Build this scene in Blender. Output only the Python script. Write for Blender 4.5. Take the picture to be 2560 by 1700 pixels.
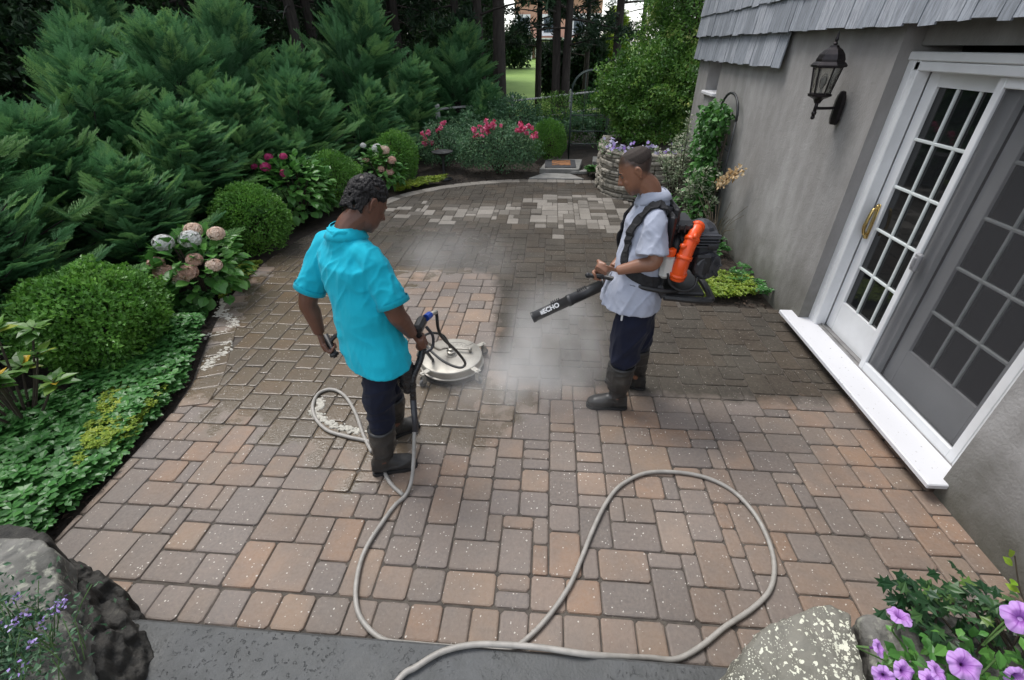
import bpy, bmesh, math, random
import numpy as np
from mathutils import Vector, Matrix, noise
for o in list(bpy.data.objects): bpy.data.objects.remove(o)
SC = bpy.context.scene
COL = SC.collection
R = math.radians
random.seed(7); RNG = np.random.default_rng(7)

# ------------------------------------------------------------------ camera, light, exposure
cam = bpy.data.cameras.new('camera'); camo = bpy.data.objects.new('camera', cam); COL.objects.link(camo)
cam.lens = 16.1; cam.sensor_width = 36; cam.clip_start = 0.05; cam.clip_end = 900
_p, _r, _y = R(32.73), R(0.546), R(-4.735)
_f = Vector((math.sin(_y)*math.cos(_p), math.cos(_y)*math.cos(_p), -math.sin(_p)))
_rt = Vector((math.cos(_y), -math.sin(_y), 0)); _dn = _f.cross(_rt)
_x = math.cos(_r)*_rt + math.sin(_r)*_dn; _d = -math.sin(_r)*_rt + math.cos(_r)*_dn
camo.matrix_world = Matrix(((_x.x, -_d.x, -_f.x, 0), (_x.y, -_d.y, -_f.y, 0), (_x.z, -_d.z, -_f.z, 2.25), (0, 0, 0, 1)))
SC.camera = camo
SUN_EL, SUN_AZ = R(62), R(-35)          # high, behind cloud, from front right
wd = bpy.data.worlds.new('World'); SC.world = wd; wd.use_nodes = True
nt = wd.node_tree; nt.nodes.clear()
wo = nt.nodes.new('ShaderNodeOutputWorld'); bg = nt.nodes.new('ShaderNodeBackground')
sky = nt.nodes.new('ShaderNodeTexSky'); sky.sky_type = 'NISHITA'; sky.sun_disc = False
sky.sun_elevation = SUN_EL; sky.sun_rotation = R(-50); sky.dust_density = 1.5; sky.air_density = 1.0
hs = nt.nodes.new('ShaderNodeHueSaturation'); hs.inputs['Saturation'].default_value = 0.32
nt.links.new(sky.outputs[0], hs.inputs['Color']); nt.links.new(hs.outputs[0], bg.inputs[0])
bg.inputs[1].default_value = 0.15
nt.links.new(bg.outputs[0], wo.inputs[0])
sl = bpy.data.lights.new('sun', 'SUN'); sl.energy = 1.0; sl.angle = R(26); sl.color = (1, .97, .93)
so = bpy.data.objects.new('sun', sl); COL.objects.link(so)
so.rotation_euler = (R(28), 0, R(230))
SC.view_settings.view_transform = 'Standard'; SC.view_settings.look = 'None'
SC.view_settings.exposure = 1.2; SC.view_settings.gamma = 1
SC.cycles.max_bounces = 8; SC.cycles.diffuse_bounces = 3; SC.cycles.glossy_bounces = 3
SC.cycles.transparent_max_bounces = 16; SC.cycles.volume_bounces = 3
SC.cycles.caustics_reflective = False; SC.cycles.caustics_refractive = False
SC.cycles.use_denoising = True
try: SC.cycles.volume_step_rate = 2.0
except Exception: pass

# ------------------------------------------------------------------ helpers
def tag(o, label=None, cat=None, group=None, kind=None):
    if label: o['label'] = label
    if cat: o['category'] = cat
    if group: o['group'] = group
    if kind: o['kind'] = kind
    return o
def link(name, data, parent=None):
    o = bpy.data.objects.new(name, data); COL.objects.link(o)
    if parent is not None: o.parent = parent
    return o
def thing(name, loc, label, cat, group=None, rz=0):
    o = bpy.data.objects.new(name, None); COL.objects.link(o); o.empty_display_size = .1
    o.location = loc; o.rotation_euler = (0, 0, rz)
    return tag(o, label, cat, group)
def copy_tree(o, parent=None):
    c = o.copy(); COL.objects.link(c); c.parent = parent
    for ch in [k for k in bpy.data.objects if k.parent == o]: copy_tree(ch, c)
    return c

class MB:
    """collects shapes, links them as one mesh; pieces may carry a per-vertex float 'lv'"""
    def __init__(s): s.v = []; s.f = []; s.mi = []; s.at = []; s.n = 0
    def add(s, V, F, mi=0, lv=0.5):
        V = np.asarray(V, float).reshape(-1, 3)
        s.v.append(V)
        for f in F: s.f.append([int(i)+s.n for i in f]); s.mi.append(mi)
        s.at.append(np.broadcast_to(np.asarray(lv, float), (len(V),)))
        s.n += len(V); return s
    def box(s, c, d, rot=None, bev=0.0, mi=0, lv=.5):
        c = np.array(c, float); h = np.array(d, float)/2
        b = min(bev, h.min()*.9)
        if b <= 0:
            V = np.array([[x, y, z] for x in (-1, 1) for y in (-1, 1) for z in (-1, 1)])*h
            F = [(0, 1, 3, 2), (4, 6, 7, 5), (0, 4, 5, 1), (2, 3, 7, 6), (0, 2, 6, 4), (1, 5, 7, 3)]
        else:
            V = []; ix = {}
            for x in (-1, 1):
                for y in (-1, 1):
                    for z in (-1, 1):
                        for a in range(3):
                            p = np.array([x, y, z])*(h-b); p[a] = (x, y, z)[a]*h[a]
                            ix[(x, y, z, a)] = len(V); V.append(p)
            F = []
            for a in range(3):
                u, w = (a+1) % 3, (a+2) % 3
                for sg in (-1, 1):
                    q = []
                    for (su, sw) in ((-1, -1), (1, -1), (1, 1), (-1, 1)):
                        k = [0, 0, 0]; k[a] = sg; k[u] = su; k[w] = sw; q.append(ix[(*k, a)])
                    F.append(q if sg > 0 else q[::-1])
            for a in range(3):
                u, w = (a+1) % 3, (a+2) % 3
                for su in (-1, 1):
                    for sw in (-1, 1):
                        k = [0, 0, 0]; k[u] = su; k[w] = sw
                        k[a] = -1; A = ix[(*k, u)]; B = ix[(*k, w)]
                        k[a] = 1; Cc = ix[(*k, w)]; Dd = ix[(*k, u)]
                        q = [A, B, Cc, Dd]; F.append(q if su*sw > 0 else q[::-1])
            for x in (-1, 1):
                for y in (-1, 1):
                    for z in (-1, 1):
                        q = [ix[(x, y, z, 0)], ix[(x, y, z, 1)], ix[(x, y, z, 2)]]
                        F.append(q if x*y*z > 0 else q[::-1])
            V = np.array(V)
        if rot is not None: V = V @ np.array(rot).T
        return s.add(V+c, F, mi, lv)
    def tube(s, pts, r, seg=8, cap=True, mi=0, lv=.5, flat=1.0, up=None):
        P = np.array(pts, float); n = len(P); r = np.broadcast_to(np.asarray(r, float), (n,))
        T = np.gradient(P, axis=0); T /= np.linalg.norm(T, axis=1)[:, None]+1e-12
        ref = np.array(up if up is not None else ([0, 0, 1] if abs(T[0][2]) < .9 else [1, 0, 0]), float)
        V = []; a = np.arange(seg)/seg*2*np.pi
        A = ref-T[0]*(ref@T[0]); A /= np.linalg.norm(A)
        for i in range(n):
            A = A-T[i]*(A@T[i]); A /= np.linalg.norm(A)+1e-12; B = np.cross(T[i], A)
            V.append(P[i]+r[i]*(np.cos(a)[:, None]*A*flat+np.sin(a)[:, None]*B))
        V = np.concatenate(V); F = []
        for i in range(n-1):
            for j in range(seg):
                k = (j+1) % seg
                F.append((i*seg+j, i*seg+k, (i+1)*seg+k, (i+1)*seg+j))
        if cap: F.append(tuple(range(seg))[::-1]); F.append(tuple((n-1)*seg+j for j in range(seg)))
        return s.add(V, F, mi, lv)
    def loft(s, rings, mi=0, lv=.5, cap=True):
        """rings: (centre, u-axis*a, v-axis*b [, power]) super-ellipse sections"""
        seg = 20; a = np.arange(seg)/seg*2*np.pi; V = []
        for rg in rings:
            c, u, v = [np.array(k, float) for k in rg[:3]]; p = rg[3] if len(rg) > 3 else 2.0
            ca, sa = np.cos(a), np.sin(a)
            ca = np.sign(ca)*np.abs(ca)**(2/p); sa = np.sign(sa)*np.abs(sa)**(2/p)
            V.append(c+ca[:, None]*u+sa[:, None]*v)
        V = np.concatenate(V); F = []; n = len(rings)
        for i in range(n-1):
            for j in range(seg):
                k = (j+1) % seg; F.append((i*seg+j, i*seg+k, (i+1)*seg+k, (i+1)*seg+j))
        if cap: F.append(tuple(range(seg))[::-1]); F.append(tuple((n-1)*seg+j for j in range(seg)))
        return s.add(V, F, mi, lv)
    def lathe(s, prof, c=(0, 0, 0), seg=24, axis=None, mi=0, lv=.5):
        a = np.arange(seg)/seg*2*np.pi; V = []
        for r, z in prof: V.append(np.stack([r*np.cos(a), r*np.sin(a), np.full(seg, z)], 1))
        V = np.concatenate(V)
        if axis is not None:
            q = Vector((0, 0, 1)).rotation_difference(Vector(axis)).to_matrix(); V = V @ np.array(q).T
        F = []
        for i in range(len(prof)-1):
            for j in range(seg):
                k = (j+1) % seg; F.append((i*seg+j, i*seg+k, (i+1)*seg+k, (i+1)*seg+j))
        F.append(tuple(range(seg))[::-1]); F.append(tuple((len(prof)-1)*seg+j for j in range(seg)))
        return s.add(V+np.array(c, float), F, mi, lv)
    def ball(s, c, r, seg=14, mi=0, lv=.5, rot=None):
        r = np.broadcast_to(np.asarray(r, float), (3,)); V = []; n = seg//2+1
        for i in range(1, n):
            t = math.pi*i/n
            for j in range(seg):
                p = 2*math.pi*j/seg; V.append((math.sin(t)*math.cos(p), math.sin(t)*math.sin(p), -math.cos(t)))
        V += [(0, 0, -1), (0, 0, 1)]; V = np.array(V)*r
        if rot is not None: V = V @ np.array(rot).T
        F = []
        for i in range(n-2):
            for j in range(seg):
                k = (j+1) % seg; F.append((i*seg+j, i*seg+k, (i+1)*seg+k, (i+1)*seg+j))
        b = len(V)-2
        for j in range(seg):
            k = (j+1) % seg; F.append((b, k, j)); F.append((b+1, (n-2)*seg+j, (n-2)*seg+k))
        return s.add(V+np.array(c, float), F, mi, lv)
    def prism(s, poly, z0, z1, mi=0, lv=.5):
        n = len(poly); V = [(x, y, z0) for x, y in poly]+[(x, y, z1) for x, y in poly]
        F = [tuple(range(n))[::-1], tuple(range(n, 2*n))]+[(i, (i+1) % n, n+(i+1) % n, n+i) for i in range(n)]
        return s.add(V, F, mi, lv)
    def build(s, name, mats, parent=None, smooth=False, origin=None):
        V = np.concatenate(s.v)
        if origin is not None: V = V-np.array(origin, float)
        me = mesh_from(name, V, s.f, mats, np.concatenate(s.at), np.array(s.mi), smooth)
        return link(name, me, parent)
def mesh_from(name, V, F, mats, lv=None, mi=None, smooth=False):
    me = bpy.data.meshes.new(name)
    if isinstance(F, np.ndarray):
        k = F.shape[1]; ls = np.full(len(F), k); li = F.reshape(-1)
    else:
        ls = np.array([len(f) for f in F]); li = np.concatenate([np.asarray(f) for f in F])
    me.vertices.add(len(V)); me.vertices.foreach_set('co', np.asarray(V, np.float32).reshape(-1))
    me.loops.add(len(li)); me.loops.foreach_set('vertex_index', li.astype(np.int32))
    me.polygons.add(len(ls)); st = np.concatenate([[0], np.cumsum(ls)[:-1]])
    me.polygons.foreach_set('loop_start', st.astype(np.int32)); me.polygons.foreach_set('loop_total', ls.astype(np.int32))
    if not isinstance(mats, (list, tuple)): mats = [mats]
    for m in mats: me.materials.append(m)
    if mi is not None and len(mats) > 1: me.polygons.foreach_set('material_index', np.asarray(mi, np.int32))
    me.polygons.foreach_set('use_smooth', np.full(len(ls), bool(smooth)))
    if lv is not None:
        a = me.attributes.new('lv', 'FLOAT', 'POINT'); a.data.foreach_set('value', np.asarray(lv, np.float32))
    me.update(calc_edges=True); me.validate()
    return me
def add_attr(me, name, val):
    val = np.asarray(val, np.float32)
    if val.ndim == 1:
        a = me.attributes.new(name, 'FLOAT', 'POINT'); a.data.foreach_set('value', val)
    else:
        a = me.attributes.new(name, 'FLOAT_COLOR', 'POINT')
        a.data.foreach_set('color', np.concatenate([val, np.ones((len(val), 1), np.float32)], 1).reshape(-1))
def remesh(ob, voxel, smooth=4, fac=.5):
    m = ob.modifiers.new('r', 'REMESH'); m.mode = 'VOXEL'; m.voxel_size = voxel; m.use_smooth_shade = True
    if smooth:
        k = ob.modifiers.new('s', 'SMOOTH'); k.factor = fac; k.iterations = smooth
    dg = bpy.context.evaluated_depsgraph_get(); dg.update()
    me = bpy.data.meshes.new_from_object(ob.evaluated_get(dg)); me.name = ob.data.name
    mats = list(ob.data.materials); ob.modifiers.clear(); ob.data = me
    me.materials.clear()
    for q in mats: me.materials.append(q)
    me.polygons.foreach_set('use_smooth', np.ones(len(me.polygons), bool))
    return ob
def soften(o, it=2, fac=.5):
    k = o.modifiers.new('s', 'SMOOTH'); k.factor = fac; k.iterations = it
    dg = bpy.context.evaluated_depsgraph_get(); dg.update(); V = get_co(o.evaluated_get(dg).data); o.modifiers.clear(); set_co(o.data, V)
def get_co(me):
    a = np.empty(len(me.vertices)*3, np.float32); me.vertices.foreach_get('co', a); return a.reshape(-1, 3).astype(float)
def get_no(me):
    a = np.empty(len(me.vertices)*3, np.float32); me.vertices.foreach_get('normal', a); return a.reshape(-1, 3).astype(float)
def set_co(me, V): me.vertices.foreach_set('co', np.asarray(V, np.float32).reshape(-1)); me.update()
def catmull(pts, n=8):
    P = np.array(pts, float); P = np.vstack([2*P[0]-P[1], P, 2*P[-1]-P[-2]]); out = []
    for i in range(1, len(P)-2):
        for t in np.arange(n)/n:
            out.append(.5*((2*P[i])+(-P[i-1]+P[i+1])*t+(2*P[i-1]-5*P[i]+4*P[i+1]-P[i+2])*t*t+(-P[i-1]+3*P[i]-3*P[i+1]+P[i+2])*t**3))
    out.append(P[-2]); return np.array(out)
def nrm(a): a = np.asarray(a, float); return a/(np.linalg.norm(a, axis=-1, keepdims=True)+1e-12)
def vnoise(P, sc, seed=0):
    return np.array([noise.noise(Vector((p[0]*sc+seed*7.3, p[1]*sc+seed*3.1, p[2]*sc-seed*5.7))) for p in P])

# ------------------------------------------------------------------ materials
class NT:
    def __init__(s, name):
        s.m = bpy.data.materials.new(name); s.m.use_nodes = True; s.t = s.m.node_tree; s.t.nodes.clear()
        s.out = s.n('ShaderNodeOutputMaterial'); s.b = s.n('ShaderNodeBsdfPrincipled'); s.l(s.b.outputs[0], s.out.inputs[0])
    def n(s, k, **kw):
        x = s.t.nodes.new(k)
        for a, b in kw.items(): setattr(x, a, b)
        return x
    def l(s, a, b): s.t.links.new(a, b)
    def set(s, i, v):
        (s.l(v, s.b.inputs[i]) if hasattr(v, 'is_linked') else setattr(s.b.inputs[i], 'default_value', v if not isinstance(v, tuple) or len(v) == 4 else (*v, 1)))
    def inp(s, node, k, v):
        if hasattr(v, 'is_linked'): s.l(v, node.inputs[k])
        else: node.inputs[k].default_value = (*v, 1) if isinstance(v, tuple) and len(v) == 3 and node.inputs[k].type == 'RGBA' else v
    def coord(s, scale=None, rot=None):
        c = s.n('ShaderNodeTexCoord').outputs['Object']
        if scale is not None:
            mp = s.n('ShaderNodeMapping'); s.l(c, mp.inputs[0]); mp.inputs['Scale'].default_value = scale
            if rot: mp.inputs['Rotation'].default_value = rot
            return mp.outputs[0]
        return c
    def noise(s, sc, det=4, vec=None, rough=.55):
        x = s.n('ShaderNodeTexNoise'); x.inputs['Scale'].default_value = sc; x.inputs['Detail'].default_value = det
        x.inputs['Roughness'].default_value = rough
        s.l(vec if vec is not None else s.coord(), x.inputs['Vector']); return x.outputs[0]
    def ramp(s, fac, stops, interp='LINEAR'):
        x = s.n('ShaderNodeValToRGB'); e = x.color_ramp.elements; x.color_ramp.interpolation = interp
        while len(e) < len(stops): e.new(.5)
        for k, (p, c) in zip(e, stops):
            k.position = p; k.color = (*c, 1) if not isinstance(c, (int, float)) else (c, c, c, 1)
        s.l(fac, x.inputs[0]); return x.outputs[0]
    def mix(s, fac, a, b, mode='MIX'):
        x = s.n('ShaderNodeMix', data_type='RGBA', blend_type=mode)
        s.inp(x, 0, fac); s.inp(x, 6, a); s.inp(x, 7, b); return x.outputs[2]
    def math(s, op, a, b=0.0, c=None):
        x = s.n('ShaderNodeMath', operation=op); s.inp(x, 0, a); s.inp(x, 1, b)
        if c is not None: s.inp(x, 2, c)
        return x.outputs[0]
    def attr(s, name, col=False):
        x = s.n('ShaderNodeAttribute'); x.attribute_name = name; return x.outputs['Color' if col else 'Fac']
    def bump(s, h, st=.3, dist=.01):
        x = s.n('ShaderNodeBump'); x.inputs['Strength'].default_value = st; x.inputs['Distance'].default_value = dist
        s.l(h, x.inputs['Height']); s.l(x.outputs[0], s.b.inputs['Normal'])
def mat(name, c1, c2=None, rough=.6, nsc=8, bump=0, bsc=60, metal=0, spec=.5, lo=.35, hi=.65, det=4, stretch=None):
    k = NT(name); v = k.coord(stretch) if stretch else None
    if c2 is None: c2 = tuple(x*.8 for x in c1)
    k.set('Base Color', k.ramp(k.noise(nsc, det, v), [(lo, c1), (hi, c2)]))
    k.set('Roughness', rough); k.set('Metallic', metal); k.set('Specular IOR Level', spec)
    if bump: k.bump(k.noise(bsc, 5, v), bump, .01)
    return k.m
def leafmat(name, stops, rough=.42, trans=.25, spec=.4):
    k = NT(name); c = k.ramp(k.attr('lv'), stops)
    k.set('Base Color', c); k.set('Roughness', rough); k.set('Specular IOR Level', spec)
    tr = k.n('ShaderNodeBsdfTranslucent'); k.l(c, tr.inputs[0])
    mx = k.n('ShaderNodeMixShader'); mx.inputs[0].default_value = trans
    k.l(k.b.outputs[0], mx.inputs[1]); k.l(tr.outputs[0], mx.inputs[2]); k.l(mx.outputs[0], k.out.inputs[0])
    return k.m
# ------------------------------------------------------------------ terrain
M_soil = mat('soil', (.022, .017, .013), (.05, .038, .028), .95, 9, .8, 40)
M_lawn = mat('lawn', (.12, .21, .035), (.19, .29, .06), .95, .35, .6, 40, lo=.3, hi=.7)
M_joint = mat('joint sand', (.10, .085, .07), (.055, .047, .04), .95, 12, .5, 90)
def gz(x, y):
    z = -.035 + max(0, y-24)*.026
    z += .05*noise.noise(Vector((x*.35, y*.35, 0)))*min(1, max(0, (max(-x-3.6, y-10)))/3)
    return z
xs = np.concatenate([np.linspace(-300, -20, 12), np.linspace(-16, 12, 43), np.linspace(20, 300, 12)])
ys = np.concatenate([np.linspace(-100, -6, 6), np.linspace(-3, 26, 46), np.linspace(32, 100, 14), np.linspace(150, 500, 6)])
V = [(x, y, gz(x, min(y, 100))) for y in ys for x in xs]; nx = len(xs)
F = [(j*nx+i, j*nx+i+1, (j+1)*nx+i+1, (j+1)*nx+i) for j in range(len(ys)-1) for i in range(nx-1)]
tag(link('ground', mesh_from('ground', V, F, M_soil, smooth=True)), kind='structure')
lx = np.linspace(-10, 26, 19); ly = np.linspace(19.5, 99, 40)
V = [(x, y+(.8*math.sin(x*.7) if y < 20 else 0), gz(x, y)+.06) for y in ly for x in lx]; nx = len(lx)
F = [(j*nx+i, j*nx+i+1, (j+1)*nx+i+1, (j+1)*nx+i) for j in range(len(ly)-1) for i in range(nx-1)]
tag(link('lawn', mesh_from('lawn', V, F, M_lawn, smooth=True)), kind='structure')

# ------------------------------------------------------------------ patio of tumbled pavers
EDGE = [(-2.60, 1.2), (-2.66, 1.87), (-2.70, 2.35), (-2.80, 2.72), (-3.02, 3.2), (-3.23, 3.7), (-3.43, 4.4), (-3.5, 5.14), (-3.46, 5.8), (-3.33, 6.4), (-3.1, 7.2), (-2.8, 8.02), (-2.35, 8.6), (-1.81, 9.0), (-1.2, 9.28), (-.7, 9.4), (.1, 9.43), (1.0, 9.38)]
FIELD = [(2.34, .9), (-2.45, .9)]+EDGE+[(1.0, 8.7), (1.34, 8.2), (1.4, 4.27), (2.34, 4.25)]
CLEAN = [(2.6, 2.78), (1.4, 2.70), (.62, 2.72), (.3, 2.80), (-.25, 2.78), (-.45, 3.0), (-.52, 3.6), (-.58, 4.5), (-.68, 4.82), (-1.0, 4.98), (-1.6, 4.98), (-2.3, 4.8), (-3.0, 5.2), (-4, 5.3), (-4, 0), (2.6, 0)]
WET = [(-3.6, 5.8), (-2.2, 6.4), (-.9, 6.1), (-.7, 5.15), (-1.7, 4.75), (-1.9, 3.6), (-1.2, 3.0), (-.3, 2.75), (-.4, 2.3), (-1.1, 1.95), (-1.9, 2.15), (-2.75, 2.6)]
def sdpoly(P, poly):
    A = np.array(poly, float); B = np.roll(A, -1, 0); d = np.full(len(P), 1e9); ins = np.zeros(len(P), bool)
    for a, b in zip(A, B):
        e = b-a; w = P-a; t = np.clip((w@e)/(e@e), 0, 1); d = np.minimum(d, np.linalg.norm(w-t[:, None]*e, axis=1))
        c = ((a[1] > P[:, 1]) != (b[1] > P[:, 1])) & (P[:, 0] < (b[0]-a[0])*(P[:, 1]-a[1])/(b[1]-a[1]+1e-12)+a[0]); ins ^= c
    return np.where(ins, -d, d)
rg = random.Random(11)
pav = []      # (cx, cy, w, d, angle)
U = .086; NX, NY = 72, 104; X0, Y0 = -3.72, 1.135
occ = np.zeros((NX, NY), bool)
sizes = [(3, 3), (3, 2), (2, 3), (2, 2), (3, 2), (2, 2), (3, 2), (1, 2), (2, 1), (2, 2), (3, 2), (2, 3)]
for j in range(NY):
    for i in range(NX):
        if occ[i, j]: continue
        cand = sizes[:]; rg.shuffle(cand)
        for (w, h) in cand+[(1, 1)]:
            if i+w <= NX and j+h <= NY and not occ[i:i+w, j:j+h].any():
                # avoid leaving one-cell slivers
                if (w, h) != (1, 1) and i+w < NX-1 and not occ[i+w, j] and occ[i+w+1, j] and rg.random() < .7: continue
                break
        occ[i:i+w, j:j+h] = True
        pav.append((X0+(i+w/2)*U, Y0+(j+h/2)*U, w*U, h*U, 0.0))
cen = np.array([(p[0], p[1]) for p in pav])
INNER_E = [(x+.17, y-.0) for x, y in EDGE[3:12]]+[(x+.06, y-.16) for x, y in EDGE[12:]]
INNER = [(2.36, .9), (-2.45, .9)]+EDGE[:3]+INNER_E+[(1.0, 8.7), (1.34, 8.2), (1.4, 4.3), (2.36, 4.3)]
keep = (sdpoly(cen, INNER) < 0.03) | ((sdpoly(cen, INNER) < .12) & ((cen[:, 0] > 1.2) | ((cen[:, 0] < -2.3) & (cen[:, 1] < 2.45))))
pav = [p for p, k in zip(pav, keep) if k]
x = -2.5                                   # front row beside the slab
while x < 2.36:
    w = rg.choice([.135, .16, .16, .17]); pav.append((x+w/2, 1.045, w, .17, 0)); x += w
ec = catmull(EDGE[2:], 10); ln = np.concatenate([[0], np.cumsum(np.linalg.norm(np.diff(ec, axis=0), axis=1))])
s = .05
border = []
while s < ln[-1]-.1:
    w = rg.choice([.15, .17, .2]); m = s+w/2
    px, py = np.interp(m, ln, ec[:, 0]), np.interp(m, ln, ec[:, 1])
    qx, qy = np.interp(m+.02, ln, ec[:, 0]), np.interp(m+.02, ln, ec[:, 1])
    an = math.atan2(qy-py, qx-px); nxx, nyy = math.sin(an), -math.cos(an)
    border.append((px+nxx*.11, py+nyy*.11, w, .22, an)); s += w
nb = len(pav); pav += border
CLIPS = [((1.4, 0), (-1, 0), lambda x, y: y > 4.27), ((0, 4.262), (0, -1), lambda x, y: x > 1.33 and y < 4.9), ((-2.615, 1.2), (.9962, .087), lambda x, y: x < 0 and y < 2.45), ((-2.70, 2.35), (.965, .26), lambda x, y: x < 0 and y >= 2.3)]
def clipped(cx, cy, w2, d2, zt):
    k = .011; a, b = w2, d2
    P = [(cx+x, cy+y) for x, y in [(-a+k, -b), (a-k, -b), (a, -b+k), (a, b-k), (a-k, b), (-a+k, b), (-a, b-k), (-a, -b+k)]]; hit = False
    for (p, n, use) in CLIPS:
        if not use(cx, cy) or not P: continue
        out = []
        for q, r in zip(P, P[1:]+P[:1]):
            dq = (q[0]-p[0])*n[0]+(q[1]-p[1])*n[1]; dr = (r[0]-p[0])*n[0]+(r[1]-p[1])*n[1]
            if dq >= 0: out.append(q)
            if dq*dr < 0: t = dq/(dq-dr); out.append((q[0]+(r[0]-q[0])*t, q[1]+(r[1]-q[1])*t)); hit = True
        P = out
    if not hit and P: return None
    if len(P) < 3: return []
    mx, my = sum(p[0] for p in P)/len(P), sum(p[1] for p in P)/len(P)
    if max(abs(p[0]-mx) for p in P) < .02 or max(abs(p[1]-my) for p in P) < .02: return []
    o = []
    for ins, z in ((0, -.04), (0, -.0075), (.0035, -.002), (.010, 0)):
        for x, y in P:
            l = math.hypot(x-mx, y-my); f = max(.2, 1-ins*1.35/l); o.append((mx+(x-mx)*f, my+(y-my)*f, z+zt))
    return o
VV = []; FF = []; TI = []; PL = []; base = 0
tints = [(.25, .172, .122), (.225, .16, .12), (.165, .14, .124), (.135, .12, .112), (.285, .172, .105), (.19, .155, .13), (.22, .17, .135), (.26, .178, .12), (.18, .15, .132), (.15, .13, .12)]
for n, (cx, cy, w, d, an) in enumerate(pav):
    g = .0026; w2, d2 = w/2-g+rg.uniform(-.0015, .001), d/2-g+rg.uniform(-.0015, .001); c = min(.014, w2*.3)*rg.uniform(.6, 1.2)
    zt = rg.uniform(-.0022, .0022)+(.006 if n >= nb else 0); tx, ty = rg.uniform(-.012, .012), rg.uniform(-.012, .012)
    def ring(ins, z):
        a, b = w2-ins, d2-ins; k = max(.003, c-ins*.4)
        o = [(-a+k, -b), (a-k, -b), (a, -b+k), (a, b-k), (a-k, b), (-a+k, b), (-a, b-k), (-a, -b+k)]
        return [(x+rg.uniform(-.0013, .0013), y+rg.uniform(-.0013, .0013), z+x*tx+y*ty) for x, y in o]
    if n < nb and (cx > 1.0 or (cx < -2.2 and cy < 2.9)): rr = clipped(cx, cy, w2, d2, zt)
    else: rr = None
    if rr:
        m = len(rr)//4; VV += rr
        for q in range(3):
            for j in range(m): FF.append((base+q*m+j, base+q*m+(j+1) % m, base+q*m+m+(j+1) % m, base+q*m+m+j))
        FF.append(tuple(base+3*m+j for j in range(m))); base += 4*m
    elif rr is not None: continue
    else:
     rr = ring(0, -.04+zt)+ring(0, -.0075+zt)+ring(.0035, -.002+zt)+ring(.011, zt)
     ca, sa = math.cos(an), math.sin(an)
     VV += [(cx+x*ca-y*sa, cy+x*sa+y*ca, z) for x, y, z in rr]
     for q in range(3):
         for j in range(8): FF.append((base+q*8+j, base+q*8+(j+1) % 8, base+q*8+8+(j+1) % 8, base+q*8+8+j))
     FF.append(tuple(base+24+j for j in range(8))); base += 32
    m_ = len(rr)
    t = rg.choice(tints); k = rg.uniform(.85, 1.15)
    if cx > 1.7 and rg.random() < .6: t = rg.choice([(.28, .165, .1), (.25, .165, .115)])
    t = tuple(a_*.74+b_*.26 for a_, b_ in zip(t, (.215, .158, .122)))
    TI += [(t[0]*k, t[1]*k, t[2]*k)]*m_
    e = math.exp(-((cx-.55)/.85)**2-((cy-7.45)/.75)**2)*.85+math.exp(-((cx+1.4)/1.4)**2-((cy-7.3)/.45)**2)*.45
    if n >= nb and cy > 6.5: e = .8
    PL += [(rg.uniform(.5, .95) if rg.random() < e*1.1 else rg.uniform(0, .45)*min(1, e*2))]*m_
VV = np.array(VV)
M = NT('paver'); tint = M.attr('tint', True); nf = M.noise(5.5, 3); wn = M.noise(55, 5); fine = M.noise(160, 3)
tan = M.mix(M.ramp(nf, [(.36, 0.), (.64, .85)]), tint, M.mix(.55, tint, (.13, .118, .11)))
base_c = M.mix(M.ramp(wn, [(.3, 0.), (.75, .34)]), tan, (.33, .27, .22))
vo = M.n('ShaderNodeTexVoronoi'); vo.inputs['Scale'].default_value = 62; M.l(M.mix(.012, M.coord(), M.noise(90, 2)), vo.inputs['Vector'])
sp = M.n('ShaderNodeSeparateColor'); M.l(vo.outputs['Color'], sp.inputs[0])
rad = M.math('MULTIPLY', M.math('POWER', sp.outputs[0], 3.2), .26)
spk = M.math('LESS_THAN', vo.outputs['Distance'], rad)
sdn = M.math('ADD', M.attr('sd'), M.math('MULTIPLY', M.math('SUBTRACT', M.noise(7, 4), .5), .22))
dirt = M.ramp(sdn, [(-.02, 0.), (.13, 1.)])
grime = M.mix(M.ramp(M.noise(2.3, 5), [(.32, 0.), (.68, 1.)]), (.033, .030, .025), (.068, .063, .052))
grime = M.mix(M.ramp(M.noise(38, 4), [(.4, 0.), (.72, .5)]), grime, (.105, .092, .074))
grime = M.mix(.09, grime, tint)
grime = M.mix(M.attr('pale'), grime, M.mix(M.ramp(wn, [(.35, 0.), (.7, .8)]), (.33, .305, .27), (.23, .21, .182)))
film = M.ramp(M.math('ADD', M.attr('wet'), M.math('MULTIPLY', M.math('SUBTRACT', M.noise(3.2, 4), .5), 1.3)), [(-.0, 1.), (.15, 0.)])
cl = M.mix(M.math('MULTIPLY', film, .68), base_c, (.088, .068, .038))
col = M.mix(dirt, cl, grime)
col = M.mix(M.math('MULTIPLY', spk, M.math('SUBTRACT', 1.0, M.math('MULTIPLY', dirt, .55))), col, (.6, .56, .5))
blot = M.noise(1.4, 4); col = M.mix(M.ramp(blot, [(.35, .28), (.62, 0.)]), col, (.05, .045, .04))
M.set('Base Color', col)
M.set('Roughness', M.mix(film, M.mix(dirt, (.66,)*3, (.85,)*3), (.13,)*3))
M.set('Specular IOR Level', M.math('SUBTRACT', .42, M.math('MULTIPLY', dirt, .32)))
M.bump(M.math('ADD', wn, M.math('MULTIPLY', fine, .6)), .45, .006)
me = mesh_from('patio_pavers', VV, FF, M.m)
add_attr(me, 'tint', np.array(TI)); add_attr(me, 'pale', np.array(PL))
add_attr(me, 'sd', sdpoly(VV[:, :2], CLEAN)); add_attr(me, 'wet', np.where(sdpoly(VV[:, :2], WET) < 0, 0, 1)*0+sdpoly(VV[:, :2], WET))
po = link('patio_pavers', me); tag(po, kind='structure')
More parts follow.
